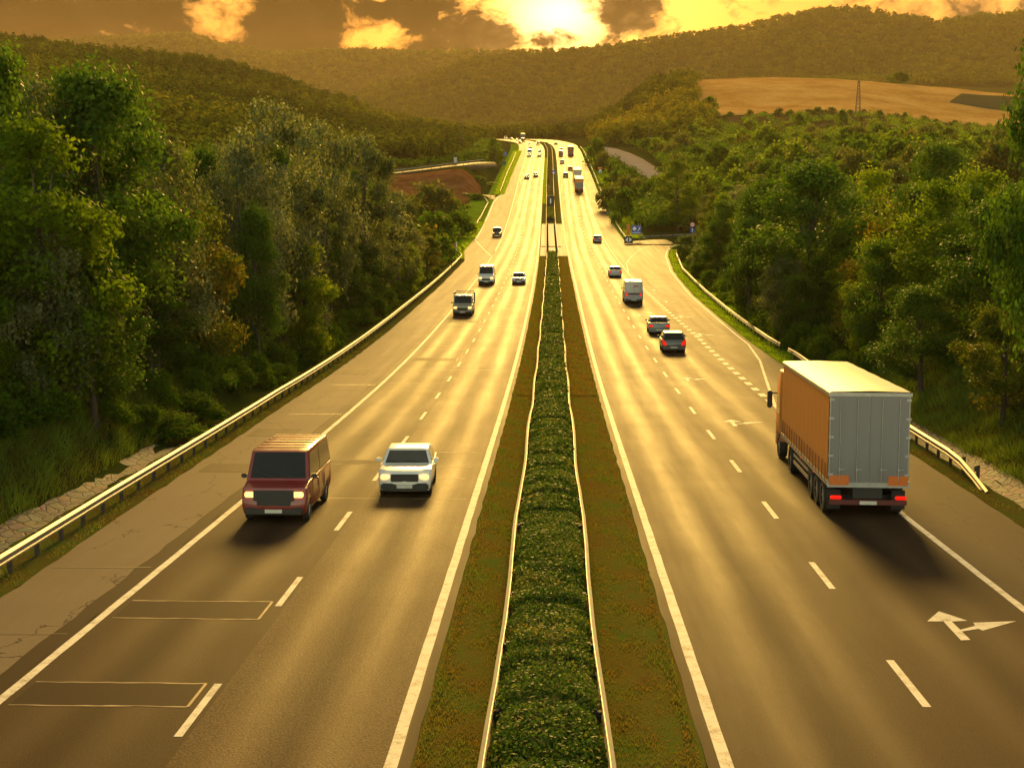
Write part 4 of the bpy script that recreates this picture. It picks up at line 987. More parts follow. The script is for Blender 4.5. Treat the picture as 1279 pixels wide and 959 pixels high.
# ------------------------------------------------------------------ vehicles
def wheel(name, parent, x, y, r, w):
    mb = MB(); n = 24; prof = [(-w / 2, r * 0.62), (-w / 2, r * 0.93), (-w * 0.32, r), (w * 0.32, r), (w / 2, r * 0.93), (w / 2, r * 0.62)]
    vs = [(a, rr * math.cos(2 * math.pi * k / n), rr * math.sin(2 * math.pi * k / n)) for k in range(n) for a, rr in prof]
    m_ = len(prof); fs = [(k * m_ + j, k * m_ + (j + 1) % m_, ((k + 1) % n) * m_ + (j + 1) % m_, ((k + 1) % n) * m_ + j) for k in range(n) for j in range(m_)]
    mb.add(vs, fs); o = mb.build(name, M_TYRE, parent, True); o.location = (x, y, r)
    rm = MB(); sx = 1 if x > 0 else -1
    rm.tube((-sx * w * 0.2, 0, 0), (sx * w * 0.30, 0, 0), r * 0.615, r * 0.60, 20)
    rm.tube((sx * w * 0.30, 0, 0), (sx * w * 0.42, 0, 0), r * 0.20, r * 0.14, 12)
    for k in range(5):
        a = 2 * math.pi * k / 5
        rm.tube((sx * w * 0.33, math.cos(a) * r * 0.1, math.sin(a) * r * 0.1), (sx * w * 0.33, math.cos(a) * r * 0.58, math.sin(a) * r * 0.58), r * 0.09, r * 0.07, 6)
    rm.build('rim', M_RIM, o, True); return o
LAYERS = (-1.0, -0.985, -0.93, -0.6, 0.0, 0.6, 0.93, 0.985, 1.0)
def loft_profile(mb, poly, hw, scale, inset=0.05, plan=0.05, L=4.0):
    """side outline (y, z) swept across the width: rounded shoulders, bowed ends, tumblehome"""
    n = len(poly); P = [Vector((a, b)) for a, b in poly]
    area = sum(P[i].x * P[(i + 1) % n].y - P[(i + 1) % n].x * P[i].y for i in range(n))
    nr = []
    for i in range(n):
        t = (P[(i + 1) % n] - P[i - 1]).normalized(); q = Vector((t.y, -t.x)); nr.append(q if area > 0 else -q)
    ins = {1.0: inset, 0.985: inset * 0.42, 0.93: inset * 0.08}
    vs = []
    for f in LAYERS:
        k = ins.get(abs(f), 0.0)
        for p, q in zip(P, nr):
            w = p - q * k; yy = w.x * (1 - plan * abs(f) ** 3 * (abs(w.x) / (L / 2)) ** 2)
            vs.append((f * hw * scale(w.y, w.x), yy, w.y))
    fs = []
    for a in range(len(LAYERS) - 1):
        for i in range(n): fs.append((a * n + i, a * n + (i + 1) % n, (a + 1) * n + (i + 1) % n, (a + 1) * n + i))
    fs.append(tuple(range(n))); fs.append(tuple((len(LAYERS) - 1) * n + i for i in range(n)))
    mb.add(vs, fs)
def arch(cy, r, n=10):
    return [(cy + r * math.cos(math.pi * k / n), max(0.0, r * math.sin(math.pi * k / n))) for k in range(n + 1)]
def car(name, label, cat, paintm, L=4.2, W=1.75, H=1.45, hood=0.92, belt=0.92, cowl=0.85, rf=0.25, rr=-1.2, rb=-1.75, trunk=0.98, wr=0.31, fa=None, ra=None, gc=0.20, tw=0.80,
        glass=None, lit=False, tails=True, rear_glass=True, boxy=0.0, sidewin=2, bumperm=None, roofrail=False, group=None, hl=None, mirror=True, tall_tail=False):
    root = empty(name); tag(root, label, cat, group); hw = W / 2; glass = glass or M_GLASS; bm_ = bumperm or M_BLACK
    fa = L / 2 - 0.82 if fa is None else fa; ra = -L / 2 + 0.80 if ra is None else ra
    sc = lambda z, y: 1 - (0.05 * max(0, (gc + 0.35 - z)) / 0.3 if z < gc + 0.35 else 0) - 0.02 * max(0, z - 0.75)
    B = gc + 0.03
    low = [(L / 2 - 0.10, B), (L / 2 - 0.02, B + 0.14), (L / 2, 0.52), (L / 2 - 0.05, min(hood - 0.14, 0.72)), (L / 2 - 0.16, hood - 0.05), (L / 2 - 0.36, hood), (cowl, belt), ((cowl + rb) / 2, belt + 0.01), (rb, belt + 0.01)]
    if trunk and rb > -L / 2 + 0.25: low += [(rb - 0.1, trunk), (-L / 2 + 0.12, trunk - 0.02)]
    low += [(-L / 2 + 0.03, min(belt, trunk or belt) - 0.16), (-L / 2, 0.56), (-L / 2 + 0.03, B + 0.1), (-L / 2 + 0.12, B)]
    low += [(a, b + B) for a, b in reversed([(c, d * 0.98) for c, d in arch(ra, wr * 1.17)])]
    low += [(a, b + B) for a, b in reversed([(c, d * 0.98) for c, d in arch(fa, wr * 1.17)])]
    # keep the arch tops at the right height
    low = [(a, (min(b, wr * 2.12) if (abs(a - fa) < wr * 1.18 or abs(a - ra) < wr * 1.18) and B < b < wr * 2.3 and abs(a) < L / 2 - 0.2 and b < belt - 0.05 else b)) for a, b in low]
    mb = MB(); loft_profile(mb, low, hw, sc, 0.055, 0.045 if not boxy else 0.02, L)
    zs = belt - 0.03; tsc = lambda z, y: (0.985 - 0.02 * max(0, belt - .75)) * (1 - (1 - tw) * max(0, min(1, (z - zs) / (H - zs))) ** 1.15)
    gh = [(cowl + 0.02, zs), (rf + (cowl - rf) * 0.06, H - 0.075), (rf - 0.12, H - 0.02), ((rf + rr) / 2, H), (rr + 0.12, H - 0.025), (rr - (rr - rb) * 0.06, H - 0.08), (rb - 0.02, zs)]
    loft_profile(mb, gh, hw, tsc, 0.045, 0.0, L)
    mb.build('body', paintm, root, True)
    # panes
    def on_face(ya, za, yb, zb, s0, s1, sxa, off=0.012):
        d = Vector((yb - ya, zb - za)); nn = Vector((d.y, -d.x)).normalized(); nn = nn if nn.y > -0.2 else -nn
        if ya < 0 and nn.x > 0: nn = -nn
        if ya > 0 and nn.x < 0: nn = -nn
        q = []
        for s, sg in ((s0, -1), (s0, 1), (s1, 1), (s1, -1)):
            y = ya + d.x * s + nn.x * off; z = za + d.y * s + nn.y * off; q.append((sg * (hw * tsc(z, y) - sxa), y, z))
        return q
    def pane(nm, q, mat=None):
        m_ = MB(); m_.add(q, [tuple(range(len(q)))]); c = sum((Vector(p) for p in q), Vector()) / len(q)
        q2 = [tuple(Vector(p) * 1.0 - (Vector(p) - Vector((0, p[1], p[2]))).normalized() * 0.0 - Vector((0, 0, 0.0))) for p in q]
        return m_.build(nm, mat or glass, root)
    f = gh[0]; t = gh[1]; pane('windscreen', on_face(f[0], f[1], t[0], t[1], 0.10, 0.97, 0.10))
    if rear_glass:
        f = gh[6]; t = gh[5]; pane('rear_window', on_face(f[0], f[1], t[0], t[1], 0.12, 0.95, 0.12))
    for sg in (-1, 1):
        za, zb = belt + 0.05, H - 0.13
        def yl(z, e0, e1): k = (z - zs) / (H - 0.075 - zs); return e0 + (e1 - e0) * k
        fy = lambda z: yl(z, gh[0][0], gh[1][0]) - 0.16; ry = lambda z: yl(z, gh[6][0], gh[5][0]) + 0.16
        mid = (fy(za) + ry(za)) / 2 + 0.05
        ends = [(lambda z: mid + 0.04, fy), (ry, lambda z: mid - 0.04)] if sidewin == 2 else [(lambda z: fy(za) - 0.95, fy)] if sidewin == 1 else []
        for a, b in ends:
            q = [(sg * (hw * tsc(z, 0) + 0.008), e(z), z) for z, e in ((za, a), (za, b), (zb, b), (zb, a))]
            pane('side_window', q)
        m_ = MB(); zt = 0.62 * belt if not tall_tail else belt * 0.6
        ztl = max(0.55, min(belt, trunk or belt) - (0.30 if not tall_tail else 0.45))
        y0 = -L / 2
        m_.add([(sg * hw * 0.93, y0 + 0.11, ztl), (sg * hw * 0.62, y0 + 0.0, ztl + 0.02), (sg * hw * 0.64, y0 + 0.03, ztl + 0.20), (sg * hw * 0.93, y0 + 0.11, ztl + 0.22 + (0.25 if tall_tail else 0)),
                (sg * hw * 0.99, y0 + 0.34, ztl + 0.03), (sg * hw * 0.985, y0 + 0.30, ztl + 0.19 + (0.25 if tall_tail else 0)),
                (sg * hw * 0.6, y0 + 0.3, ztl + 0.02), (sg * hw * 0.6, y0 + 0.3, ztl + 0.2)], [(0, 1, 2, 3), (0, 3, 5, 4), (1, 6, 7, 2), (0, 4, 6, 1), (3, 2, 7, 5), (4, 5, 7, 6)])
        o = m_.build('taillight', M_TAIL if tails else M_TAILOFF, root)
        for v in o.data.vertices: v.co.y -= 0.022
        m_ = MB(); zh = (hl if hl else hood - 0.26)
        m_.box(min(sg * hw * 0.56, sg * hw * 0.90), max(sg * hw * 0.56, sg * hw * 0.90), L / 2 - 0.30, L / 2 - 0.035, zh, zh + 0.16)
        m_.build('headlight', M_HEAD if lit else M_HEADOFF, root, True, 0.03)
        if mirror:
            m_ = MB(); m_.box(-0.09, 0.09, -0.05, 0.05, -0.07, 0.08); o = m_.build('mirror', bm_ if boxy else paintm, root, True, 0.03); o.location = (sg * (hw + 0.10), cowl - 0.22, belt + 0.10)
        wheel('wheel', root, sg * (hw - 0.11), fa, wr, 0.20); wheel('wheel', root, sg * (hw - 0.11), ra, wr, 0.20)
    m_ = MB(); m_.box(-hw * 0.9, hw * 0.9, L / 2 - 0.22, L / 2 + 0.03, B + 0.02, 0.50); m_.build('bumper', bm_, root, True, 0.05)
    m_ = MB(); m_.box(-hw * 0.92, hw * 0.92, -L / 2 - 0.025, -L / 2 + 0.25, B + 0.04, 0.52); m_.build('bumper', bm_ if boxy else paintm, root, True, 0.05)
    m_ = MB(); m_.box(-hw * 0.52, hw * 0.52, L / 2 - 0.1, L / 2 + 0.008, 0.55, min(hood - 0.10, 0.80)); m_.build('grille', M_BLACK, root, False, 0.02)
    m_ = MB(); m_.box(-0.26, 0.26, L / 2 + 0.03, L / 2 + 0.045, 0.34, 0.45); m_.build('number_plate', M_PLATE, root)
    zp = 0.62 if not boxy else 0.60
    m_ = MB(); m_.box(-0.26, 0.26, -L / 2 - 0.04, -L / 2 - 0.026, 0.38, 0.49); m_.build('number_plate', M_PLATE, root)
    for sg in (-1, 1):
        m_ = MB(); xx = sg * hw * sc(0.7, 0)
        for yy in (fa - wr * 1.55, (fa + ra) / 2 - 0.05, ra + wr * 1.5)[:3 if sidewin == 2 else 2]:
            m_.box(xx - 0.004, xx + 0.004, yy - 0.006, yy + 0.006, B + 0.14, belt - 0.06)
        m_.build('door_seam', M_BLACK, root)
        m_ = MB(); yy = fa - wr * 1.55 - 0.95; m_.box(xx - 0.022, xx + 0.022, yy - 0.09, yy + 0.09, belt - 0.17, belt - 0.135); m_.build('door_handle', bm_ if boxy else paintm, root)
    f = gh[0]; t = gh[1]
    for x0 in (-0.42, 0.18):
        q = on_face(f[0], f[1], t[0], t[1], 0.13, 0.13, 0, 0.03)[0]; q2 = on_face(f[0], f[1], t[0], t[1], 0.30, 0.30, 0, 0.03)[0]
        m_ = MB(); m_.tube((x0, q[1], q[2]), (x0 + 0.52, q2[1], q2[2]), 0.012, None, 5); m_.build('wiper', M_BLACK, root)
    m_ = MB(); m_.box(-hw * 0.8, hw * 0.8, -L / 2 + 0.2, L / 2 - 0.2, gc, gc + 0.25); m_.build('underbody', M_BLACK, root)
    if roofrail:
        for sg in (-1, 1):
            m_ = MB(); m_.tube((sg * hw * tw * 0.92, rf - 0.2, H + 0.06), (sg * hw * tw * 0.92, rr + 0.1, H + 0.05), 0.02); m_.build('roof_rail', M_STEEL, root, True)
    return root
def place(root, x, y, heading, yaw=0.0, ramp=None):
    """heading +1 drives away along +Y, -1 comes towards the camera"""
    s = (ZR(y + 2) - ZR(y - 2)) / 4
    root.rotation_mode = 'XYZ'
    root.location = (x + XC(y), y, ZR(y) + 0.004)
    root.rotation_euler = (math.atan(s) * heading, 0, (0 if heading > 0 else math.pi) + yaw)
    return root
P_SILV = paint('paint_silver', (0.38, 0.38, 0.36)); P_WHITE = paint('paint_white', (0.72, 0.71, 0.66)); P_BLACKP = paint('paint_black', (0.025, 0.024, 0.024))
P_DGREY = paint('paint_dark_grey', (0.075, 0.07, 0.065)); P_GREEN = paint('paint_grey_green', (0.17, 0.21, 0.19)); P_RED = paint('paint_red', (0.19, 0.012, 0.009))
P_BLUE = paint('paint_dark_blue', (0.03, 0.045, 0.09)); P_KHAKI = paint('paint_khaki', (0.30, 0.28, 0.20)); P_GREYV = paint('paint_grey_van', (0.42, 0.41, 0.40))
# oncoming lanes
van_red = car('van', 'red van with dark windscreen and lit headlights, nearest vehicle in the oncoming lanes', 'van', P_RED, 5.0, 1.97, 2.12, 1.12, 1.22, 1.75, 1.30, -2.42, -2.50, 0, 0.34, 1.72, -1.6, 0.24, 0.90, lit=True, boxy=1, hl=0.80, sidewin=2, tails=False)
m_ = MB()
for k in range(6): m_.box(-0.78, 0.78, -2.0 + k * 0.58, -1.93 + k * 0.58, 2.122, 2.145)
m_.build('roof_rib', P_RED, van_red)
m_ = MB(); m_.box(-0.62, 0.62, 2.45, 2.512, 0.70, 1.02); m_.build('grille_panel', M_BLACK, van_red, False, 0.02)
place(van_red, -8.55, 44.6, -1, 0.0)
white_est = car('saloon_car', 'white boxy saloon with a sunlit flat roof and lit headlights, beside the red van', 'car', P_WHITE, 4.25, 1.76, 1.46, 0.95, 0.97, 0.82, 0.42, -1.0, -1.42, 0.98, 0.30, lit=True, hl=0.62, tails=False, glass=M_GLASSG)
place(white_est, -5.12, 48.8, -1, 0.03)
drop = car('pickup_truck', 'khaki light truck with a framed load bed and bright yellow headlights', 'truck', P_KHAKI, 4.6, 1.92, 1.98, 1.08, 1.16, 1.62, 1.20, 0.15, 0.05, 0, 0.32, 1.5, -1.4, 0.25, 0.90, lit=True, boxy=1, hl=0.74, sidewin=1, tails=False)
m_ = MB(); m_.box(-0.98, 0.98, -2.3, 0.0, 0.75, 1.15); m_.build('load_bed', P_KHAKI, drop, False, 0.02)
m_ = MB()
for sx in (-0.97, 0.97):
    for yy in (-2.25, -1.15, -0.06): m_.tube((sx, yy, 1.1), (sx, yy, 2.15), 0.03)
    m_.tube((sx, -2.25, 2.13), (sx, -0.06, 2.13), 0.03)
for yy in (-2.25, -0.06): m_.tube((-0.97, yy, 2.13), (0.97, yy, 2.13), 0.03)
m_.build('bed_frame', M_STEEL, drop)
place(drop, -8.9, 140.2, -1)
van_w = car('van', 'white panel van with black bumper driving behind the khaki light truck', 'van', P_WHITE, 5.3, 2.0, 2.35, 1.18, 1.28, 1.85, 1.30, -2.5, -2.58, 0, 0.34, 1.75, -1.65, 0.24, 0.90, lit=True, boxy=1, hl=0.80, sidewin=1, tails=False)
place(van_w, -8.7, 185.6, -1)
sed_w = car('saloon_car', 'white saloon in the oncoming inner lane beside the white panel van', 'car', P_WHITE, 4.3, 1.72, 1.42, 0.88, 0.92, 0.75, 0.2, -1.0, -1.5, 0.98, 0.30, tails=False)
place(sed_w, -4.55, 185.5, -1)
suv_b = car('off_roader', 'black off-roader with pale roof and lit headlights at the lay-by line', 'car', P_BLACKP, 4.5, 1.88, 1.85, 1.08, 1.12, 0.95, 0.65, -1.9, -2.15, 0, 0.37, 1.35, -1.35, 0.28, 0.88, lit=True, boxy=1, hl=0.80, roofrail=True, tails=False)
m_ = MB(); m_.box(-0.62, 0.62, -1.7, 0.45, 1.853, 1.90); m_.build('roof_panel', P_WHITE, suv_b, False, 0.02)
place(suv_b, -11.6, 304.5, -1)
def far_copy(src, x, y, h, label, paintm=None, group=None):
    o = copy_tree(src)
    if paintm is not None:
        for c in o.children:
            if c.name.split('.')[0] == 'body':
                c.data = c.data.copy(); c.data.materials[0] = paintm
    for k in ('group',):
        if k in o: del o[k]
    tag(o, label, src['category'], group); return place(o, x, y, h)
sed_s = car('saloon_car', 'silver saloon in front of the grey van in the lanes leading away', 'car', P_SILV, 4.5, 1.78, 1.44, 0.88, 0.93, 0.75, 0.15, -1.05, -1.62, 1.02, 0.31)
far_copy(sed_w, -7.95, 486, -1, 'white car with a red front, lower of two far cars on the left slope', P_WHITE)
far_copy(sed_w, -5.0, 494, -1, 'white car with a dark windscreen, alone in the far inner lane', P_SILV)
far_copy(sed_w, -8.9, 614, -1, 'white car far up the left slow lane, front one of a pair', P_WHITE)
far_copy(van_w, -8.9, 630, -1, 'white van close behind the pair of white cars up the slope', P_WHITE)
far_copy(sed_w, -4.6, 614, -1, 'white car with dark bonnet, abreast of the pair in the inner lane', P_WHITE)
far_copy(suv_b, -4.7, 632, -1, 'pale off-roader behind the white car with dark bonnet', P_WHITE)
far_copy(sed_w, -8.8, 690, -1, 'pale car just below the crest in the slow lane', P_SILV)
far_copy(sed_w, -8.7, 725, -1, 'white car on the crest behind the pale one', P_WHITE)
far_copy(suv_b, -4.6, 735, -1, 'white off-roader on the crest in the inner lane', P_WHITE)
far_copy(sed_w, -13.0, 760, -1, 'dark striped looking car on the crest at the shoulder', P_DGREY)
far_copy(van_w, -9.5, 792, -1, 'reddish van in the queue where the road bends left', P_RED)
far_copy(sed_w, -9.2, 826, -1, 'white car third from the end of the queue at the bend', P_WHITE)
far_copy(sed_w, -9.4, 850, -1, 'silver car second from the end of the queue at the bend', P_SILV)
far_copy(suv_b, -9.2, 872, -1, 'white off-roader last in the queue at the bend', P_WHITE)
# lanes leading away
hatch = car('hatchback', 'dark grey hatchback with glowing tail lights, nearest car in the lanes leading away', 'car', P_DGREY, 4.0, 1.76, 1.50, 0.92, 0.96, 0.95, 0.40, -1.35, -1.88, 0, 0.31, tall_tail=True)
place(hatch, 8.75, 107, 1, -0.02)
sed_g = car('saloon_car', 'grey green saloon with red tail lights just ahead of the dark grey hatchback', 'car', P_GREEN, 4.4, 1.76, 1.45, 0.90, 0.94, 0.75, 0.15, -1.05, -1.55, 1.03, 0.31)
place(sed_g, 8.75, 122, 1, -0.02)
van_g = car('van', 'grey panel van seen from behind with closed rear doors and a red mark', 'van', P_GREYV, 5.4, 2.0, 2.45, 1.18, 1.3, 1.85, 1.30, -2.62, -2.67, 0, 0.34, 1.75, -1.7, 0.24, 0.92, boxy=1, sidewin=1, rear_glass=False, tall_tail=True)
m_ = MB(); m_.box(-0.008, 0.008, -2.728, -2.70, 0.62, 2.1); m_.build('door_seam', M_BLACK, van_g)
m_ = MB(); m_.box(-0.62, 0.62, -2.722, -2.70, 1.02, 1.14); m_.build('handle_bar', M_BLACK, van_g)
m_ = MB()
for k, (a, w_, h_) in enumerate(((0.02, 0.07, 0.16), (0.12, 0.10, 0.12), (0.25, 0.06, 0.13), (0.34, 0.09, 0.11), (0.46, 0.12, 0.05))): m_.box(a, a + w_, -2.69, -2.665, 1.84, 1.84 + h_)
m_.build('red_mark', M_RED, van_g)
place(van_g, 8.45, 156.4, 1)
place(sed_s, 8.4, 200, 1)
far_copy(sed_g, 8.9, 288.5, 1, 'dark saloon in the slow lane before the black chevron board', P_BLUE)
far_copy(hatch, 5.1, 493, 1, 'dark hatchback in the left lane beside the lower far truck', P_DGREY)
far_copy(hatch, 7.1, 527, 1, 'dark car between the two far trucks and the inner lane', P_BLACKP)
far_copy(sed_g, 4.5, 566, 1, 'silver car in the left lane halfway up the far slope', P_SILV)
far_copy(van_g, 4.5, 620, 1, 'dark van in the left lane abreast of the orange far truck', P_DGREY)
far_copy(sed_g, 5.0, 662, 1, 'dark car ahead of the dark van near the crest', P_BLACKP)
far_copy(hatch, 4.6, 738, 1, 'last dark car vanishing over the crest in the left lane', P_DGREY)

# ---- lorries
def grimy(name, col, rough=0.55):
    mt, nt, b = node_mat(name); oc = coords(nt)
    st = noise(nt, coords(nt, (7, 7, 0.5)), 1.0, 6, 0.7); g = noise(nt, oc, 1.3, 6, 0.65); sep = nt.nodes.new('ShaderNodeSeparateXYZ'); nt.links.new(oc, sep.inputs[0])
    low = nmath(nt, 'MULTIPLY', nmath(nt, 'SUBTRACT', 2.0, sep.outputs[2]), 0.5, True)
    d = nmath(nt, 'MULTIPLY', nmath(nt, 'ADD', nmath(nt, 'MULTIPLY', st, 0.55), nmath(nt, 'MULTIPLY', low, nmath(nt, 'MULTIPLY', g, 1.1))), 0.75, True)
    nt.links.new(nmix(nt, d, col, (0.085, 0.062, 0.042)), b.inputs['Base Color']); b.inputs['Roughness'].default_value = rough; return mt
M_CURT = grimy('orange_curtain', (0.72, 0.24, 0.028))
M_REARD = grimy('grey_rear_door', (0.20, 0.195, 0.205), 0.45)
M_ROOF = plain('pale_tarpaulin', (0.55, 0.47, 0.33), 0.6, 0, 0.12, 1.0)
M_REFL = plain('orange_reflector', (0.55, 0.13, 0.015), 0.35, 0, 0.1, 20)
M_STRAP = plain('strap_dark', (0.16, 0.05, 0.012), 0.7)
M_CHASS = plain('chassis_dark', (0.02, 0.018, 0.016), 0.6)
M_FRAME = plain('alloy_frame', (0.36, 0.35, 0.34), 0.4, 0.6)
def lorry(label, curt=M_CURT, door=M_REARD, roofm=M_ROOF, L=11.6, W=2.5, H=3.95, cabm=None, cat='truck'):
    root = empty('lorry'); tag(root, label, cat); hw = W / 2; z0 = 1.08; bow = 0.0
    yr = 0.0
    m_ = MB(); m_.box(-hw + .03, hw - .03, 0.04, L - 0.03, z0, H - 0.03); box = m_.build('cargo_box', M_FRAME, root)
    for sg in (-1, 1):
        m_ = MB(); n = 36; vs = []   # side curtain with soft vertical folds
        for i in range(n + 1):
            y = 0.10 + (L - 0.2) * i / n
            for j in range(5):
                z = z0 + 0.10 + (H - 0.16 - z0 - 0.10) * j / 4; vs.append((sg * (hw - 0.012 + 0.014 * math.sin(i * 2.2) * math.sin(math.pi * j / 4)), y, z))
        m_.add(vs, [(i * 5 + j, (i + 1) * 5 + j, (i + 1) * 5 + j + 1, i * 5 + j + 1) for i in range(n) for j in range(4)])
        m_.build('side_curtain', curt, box, True)
        m_ = MB()
        for i in range(17):
            y = 0.45 + (L - 0.9) * i / 16; a, b = sorted((sg * (hw + 0.004), sg * (hw + 0.022))); m_.box(a, b, y - 0.025, y + 0.025, z0 + 0.02, z0 + 0.62)
        m_.build('strap', M_STRAP, box)
        for k in range(5):
            z = z0 + 0.30 + k * 0.58; a, b = sorted((sg * (hw - 0.16), sg * (hw - 0.005)))
            m_ = MB(); m_.box(a, b, -0.022, -0.002, z - 0.035, z + 0.035); m_.build('hinge', M_FRAME, box)
        m_ = MB(); m_.box(min(sg * (hw - .04), sg * (hw + .012)), max(sg * (hw - .04), sg * (hw + .012)), 0.0, L, z0 - 0.06, z0 + 0.09); m_.build('side_rail', M_FRAME, box)
        m_ = MB(); m_.box(min(sg * (hw - .04), sg * (hw + .015)), max(sg * (hw - .04), sg * (hw + .015)), 0.0, L, H - 0.15, H - 0.035); m_.build('top_rail', M_FRAME, box)
        m_ = MB(); m_.box(0.012 if sg > 0 else -hw + 0.07, hw - 0.07 if sg > 0 else -0.012, 0.0, 0.04, z0 + 0.06, H - 0.14); d = m_.build('rear_door', door, box, False, 0.012)
        dd = MB()
        for f in (0.30, 0.72):
            xx = sg * hw * f; dd.tube((xx, -0.025, z0 + 0.08), (xx, -0.025, H - 0.2), 0.014, None, 6); dd.box(xx - 0.03, xx + 0.03, -0.06, -0.01, z0 + 0.42, z0 + 0.50); dd.box(xx - 0.012, xx + 0.16, -0.055, -0.03, z0 + 0.45, z0 + 0.475)
        dd.build('lock_rod', M_FRAME, d)
        m_ = MB(); m_.box(min(sg * hw * .96, sg * hw * .48), max(sg * hw * .96, sg * hw * .48), -0.022, -0.004, z0 - 0.03, z0 + 0.27); m_.build('reflector_panel', M_REFL, box)
        m_ = MB(); m_.box(min(sg * 0.82, sg * 1.16), max(sg * 0.82, sg * 1.16), -0.10, 0.0, 0.62, 0.73); m_.build('taillight', M_TAIL, root, False, 0.02)
        m_ = MB(); m_.box(min(sg * .78, sg * 1.2), max(sg * .78, sg * 1.2), 0.35, 0.38, 0.25, 0.85); m_.build('mudflap', M_TYRE, root)
        for yy in (1.2, 2.5, 3.8): wheel('wheel', root, sg * (hw - 0.20), yy, 0.50, 0.36)
        wheel('wheel', root, sg * (hw - 0.22), L + 1.35, 0.50, 0.32); wheel('wheel', root, sg * (hw - 0.24), L - 2.3, 0.50, 0.40)
        m_ = MB()
        for zz in (0.45, 0.72): m_.box(min(sg * (hw - .10), sg * (hw - .06)), max(sg * (hw - .10), sg * (hw - .06)), 4.7, L - 3.2, zz, zz + 0.12)
        m_.build('side_guard', M_FRAME, root)
        m_ = MB(); m_.box(min(sg * (hw - .02), sg * (hw + .0)), max(sg * (hw - .02), sg * (hw + .0)), 2.9, 3.1, 0.98, 1.03); m_.box(min(sg * (hw - .02), sg * (hw + .0)), max(sg * (hw - .02), sg * (hw + .0)), 6.0, 6.2, 0.98, 1.03)
        m_.build('marker_light', M_TAIL, root)
    m_ = MB(); n = 10; vs = []
    for i in range(n + 1):
        y = -0.02 + (L + 0.03) * i / n
        for x, z in ((-hw - .01, H - 0.04), (-hw * .96, H), (0, H + 0.03), (hw * .96, H), (hw + .01, H - 0.04)): vs.append((x, y, z + 0.012 * (i % 2)))
    m_.add(vs, [(i * 5 + j, (i + 1) * 5 + j, (i + 1) * 5 + j + 1, i * 5 + j + 1) for i in range(n) for j in range(4)]); m_.build('roof', roofm, box, True)
    m_ = MB(); m_.box(-hw + .02, hw - .02, -0.015, 0.05, H - 0.14, H - 0.06); m_.box(-hw, hw, -0.01, 0.06, z0 - 0.10, z0 + 0.03); m_.build('rear_frame', M_FRAME, box)
    m_ = MB(); m_.box(-0.45, 0.45, 0.1, L + 2.2, 0.62, 0.98); m_.box(-1.1, 1.1, 0.9, 4.2, 0.42, 0.6); m_.box(-1.05, 1.05, 4.8, L - 3.2, 0.5, 0.95); m_.build('chassis', M_CHASS, root)
    m_ = MB(); m_.box(-1.18, 1.18, -0.06, 0.06, 0.44, 0.60); m_.build('underrun_bar', plain('underrun_dark_red', (0.10, 0.010, 0.008), 0.5), root, False, 0.02)
    m_ = MB(); m_.box(-0.26, 0.26, -0.09, -0.064, 0.46, 0.57); m_.build('number_plate', M_PLATE, root)
    cabm = cabm or curt
    cab = MB(); pr = [(L + 0.35, 0.75), (L + 0.35, 2.9), (L + 0.6, 3.45), (L + 1.6, 3.5), (L + 2.15, 2.75), (L + 2.32, 1.55), (L + 2.35, 0.45), (L + 1.95, 0.42), (L + 1.9, 0.95), (L + 0.8, 0.95), (L + 0.75, 0.75)]
    loft_profile(cab, pr, 1.2, lambda z, y: 1 - 0.02 * max(0, z - 2.4), 0.05, 0.0, 8)
    c = cab.build('cab', cabm, root, True)
    m_ = MB(); m_.add([(-1.05, L + 2.275 + .03, 1.72), (1.05, L + 2.275 + .03, 1.72), (1.02, L + 2.15 + .035, 2.68), (-1.02, L + 2.15 + .035, 2.68)], [(0, 1, 2, 3)]); m_.build('windscreen', M_GLASS, c)
    for sg in (-1, 1):
        m_ = MB(); m_.add([(sg * 1.208, L + 1.1, 1.75), (sg * 1.208, L + 2.0, 1.75), (sg * 1.203, L + 1.9, 2.5), (sg * 1.203, L + 1.1, 2.5)], [(0, 1, 2, 3)]); m_.build('side_window', M_GLASS, c)
        m_ = MB(); m_.box(-0.10, 0.10, -0.07, 0.07, -0.35, 0.35); o = m_.build('mirror', M_BLACK, c, True, 0.04); o.location = (sg * 1.48, L + 2.1, 2.25)
        m_ = MB(); m_.tube((sg * 1.15, L + 2.05, 2.5), (sg * 1.45, L + 2.1, 2.5), 0.025); m_.build('mirror_arm', M_BLACK, c)
        m_ = MB(); m_.box(min(sg * .75, sg * 1.1), max(sg * .75, sg * 1.1), L + 2.28, L + 2.385, 0.62, 0.82); m_.build('headlight', M_HEADOFF, c, False, 0.02)
    m_ = MB(); m_.box(-0.8, 0.8, L + 2.3, L + 2.37, 0.9, 1.5); m_.build('grille', M_BLACK, c)
    return root
big = lorry('big lorry with orange side curtain and grey rear doors, nearest vehicle on the right')
place(big, 9.62, 43.6, 1, -0.035)
lr = lorry('far lorry with orange top and grey rear, lower of two close lorries', M_CURT, plain('green_grey_door', (0.14, 0.16, 0.16), 0.5), M_ROOF)
m_ = MB(); m_.box(-1.16, 1.16, -0.03, -0.004, 2.75, 3.75); m_.build('orange_header', M_CURT, lr)
place(lr, 8.5, 436, 1)
lr2 = lorry('far lorry with plain grey box driving close ahead of the orange topped lorry', plain('grey_curtain', (0.30, 0.29, 0.28), 0.6), M_FRAME, M_ROOF)
place(lr2, 8.7, 472, 1)
lr3 = lorry('far lorry with red orange rear near the top of the right slope', plain('red_orange_curtain', (0.42, 0.09, 0.02), 0.55), plain('brown_red_door', (0.22, 0.06, 0.025), 0.5), M_CURT)
place(lr3, 8.7, 620, 1)
lr4 = lorry('dark oncoming lorry standing over the crest between the carriageways', plain('brown_curtain', (0.12, 0.085, 0.06), 0.6), M_REARD, M_ROOF, 11.6, 2.5, 4.0, P_DGREY)
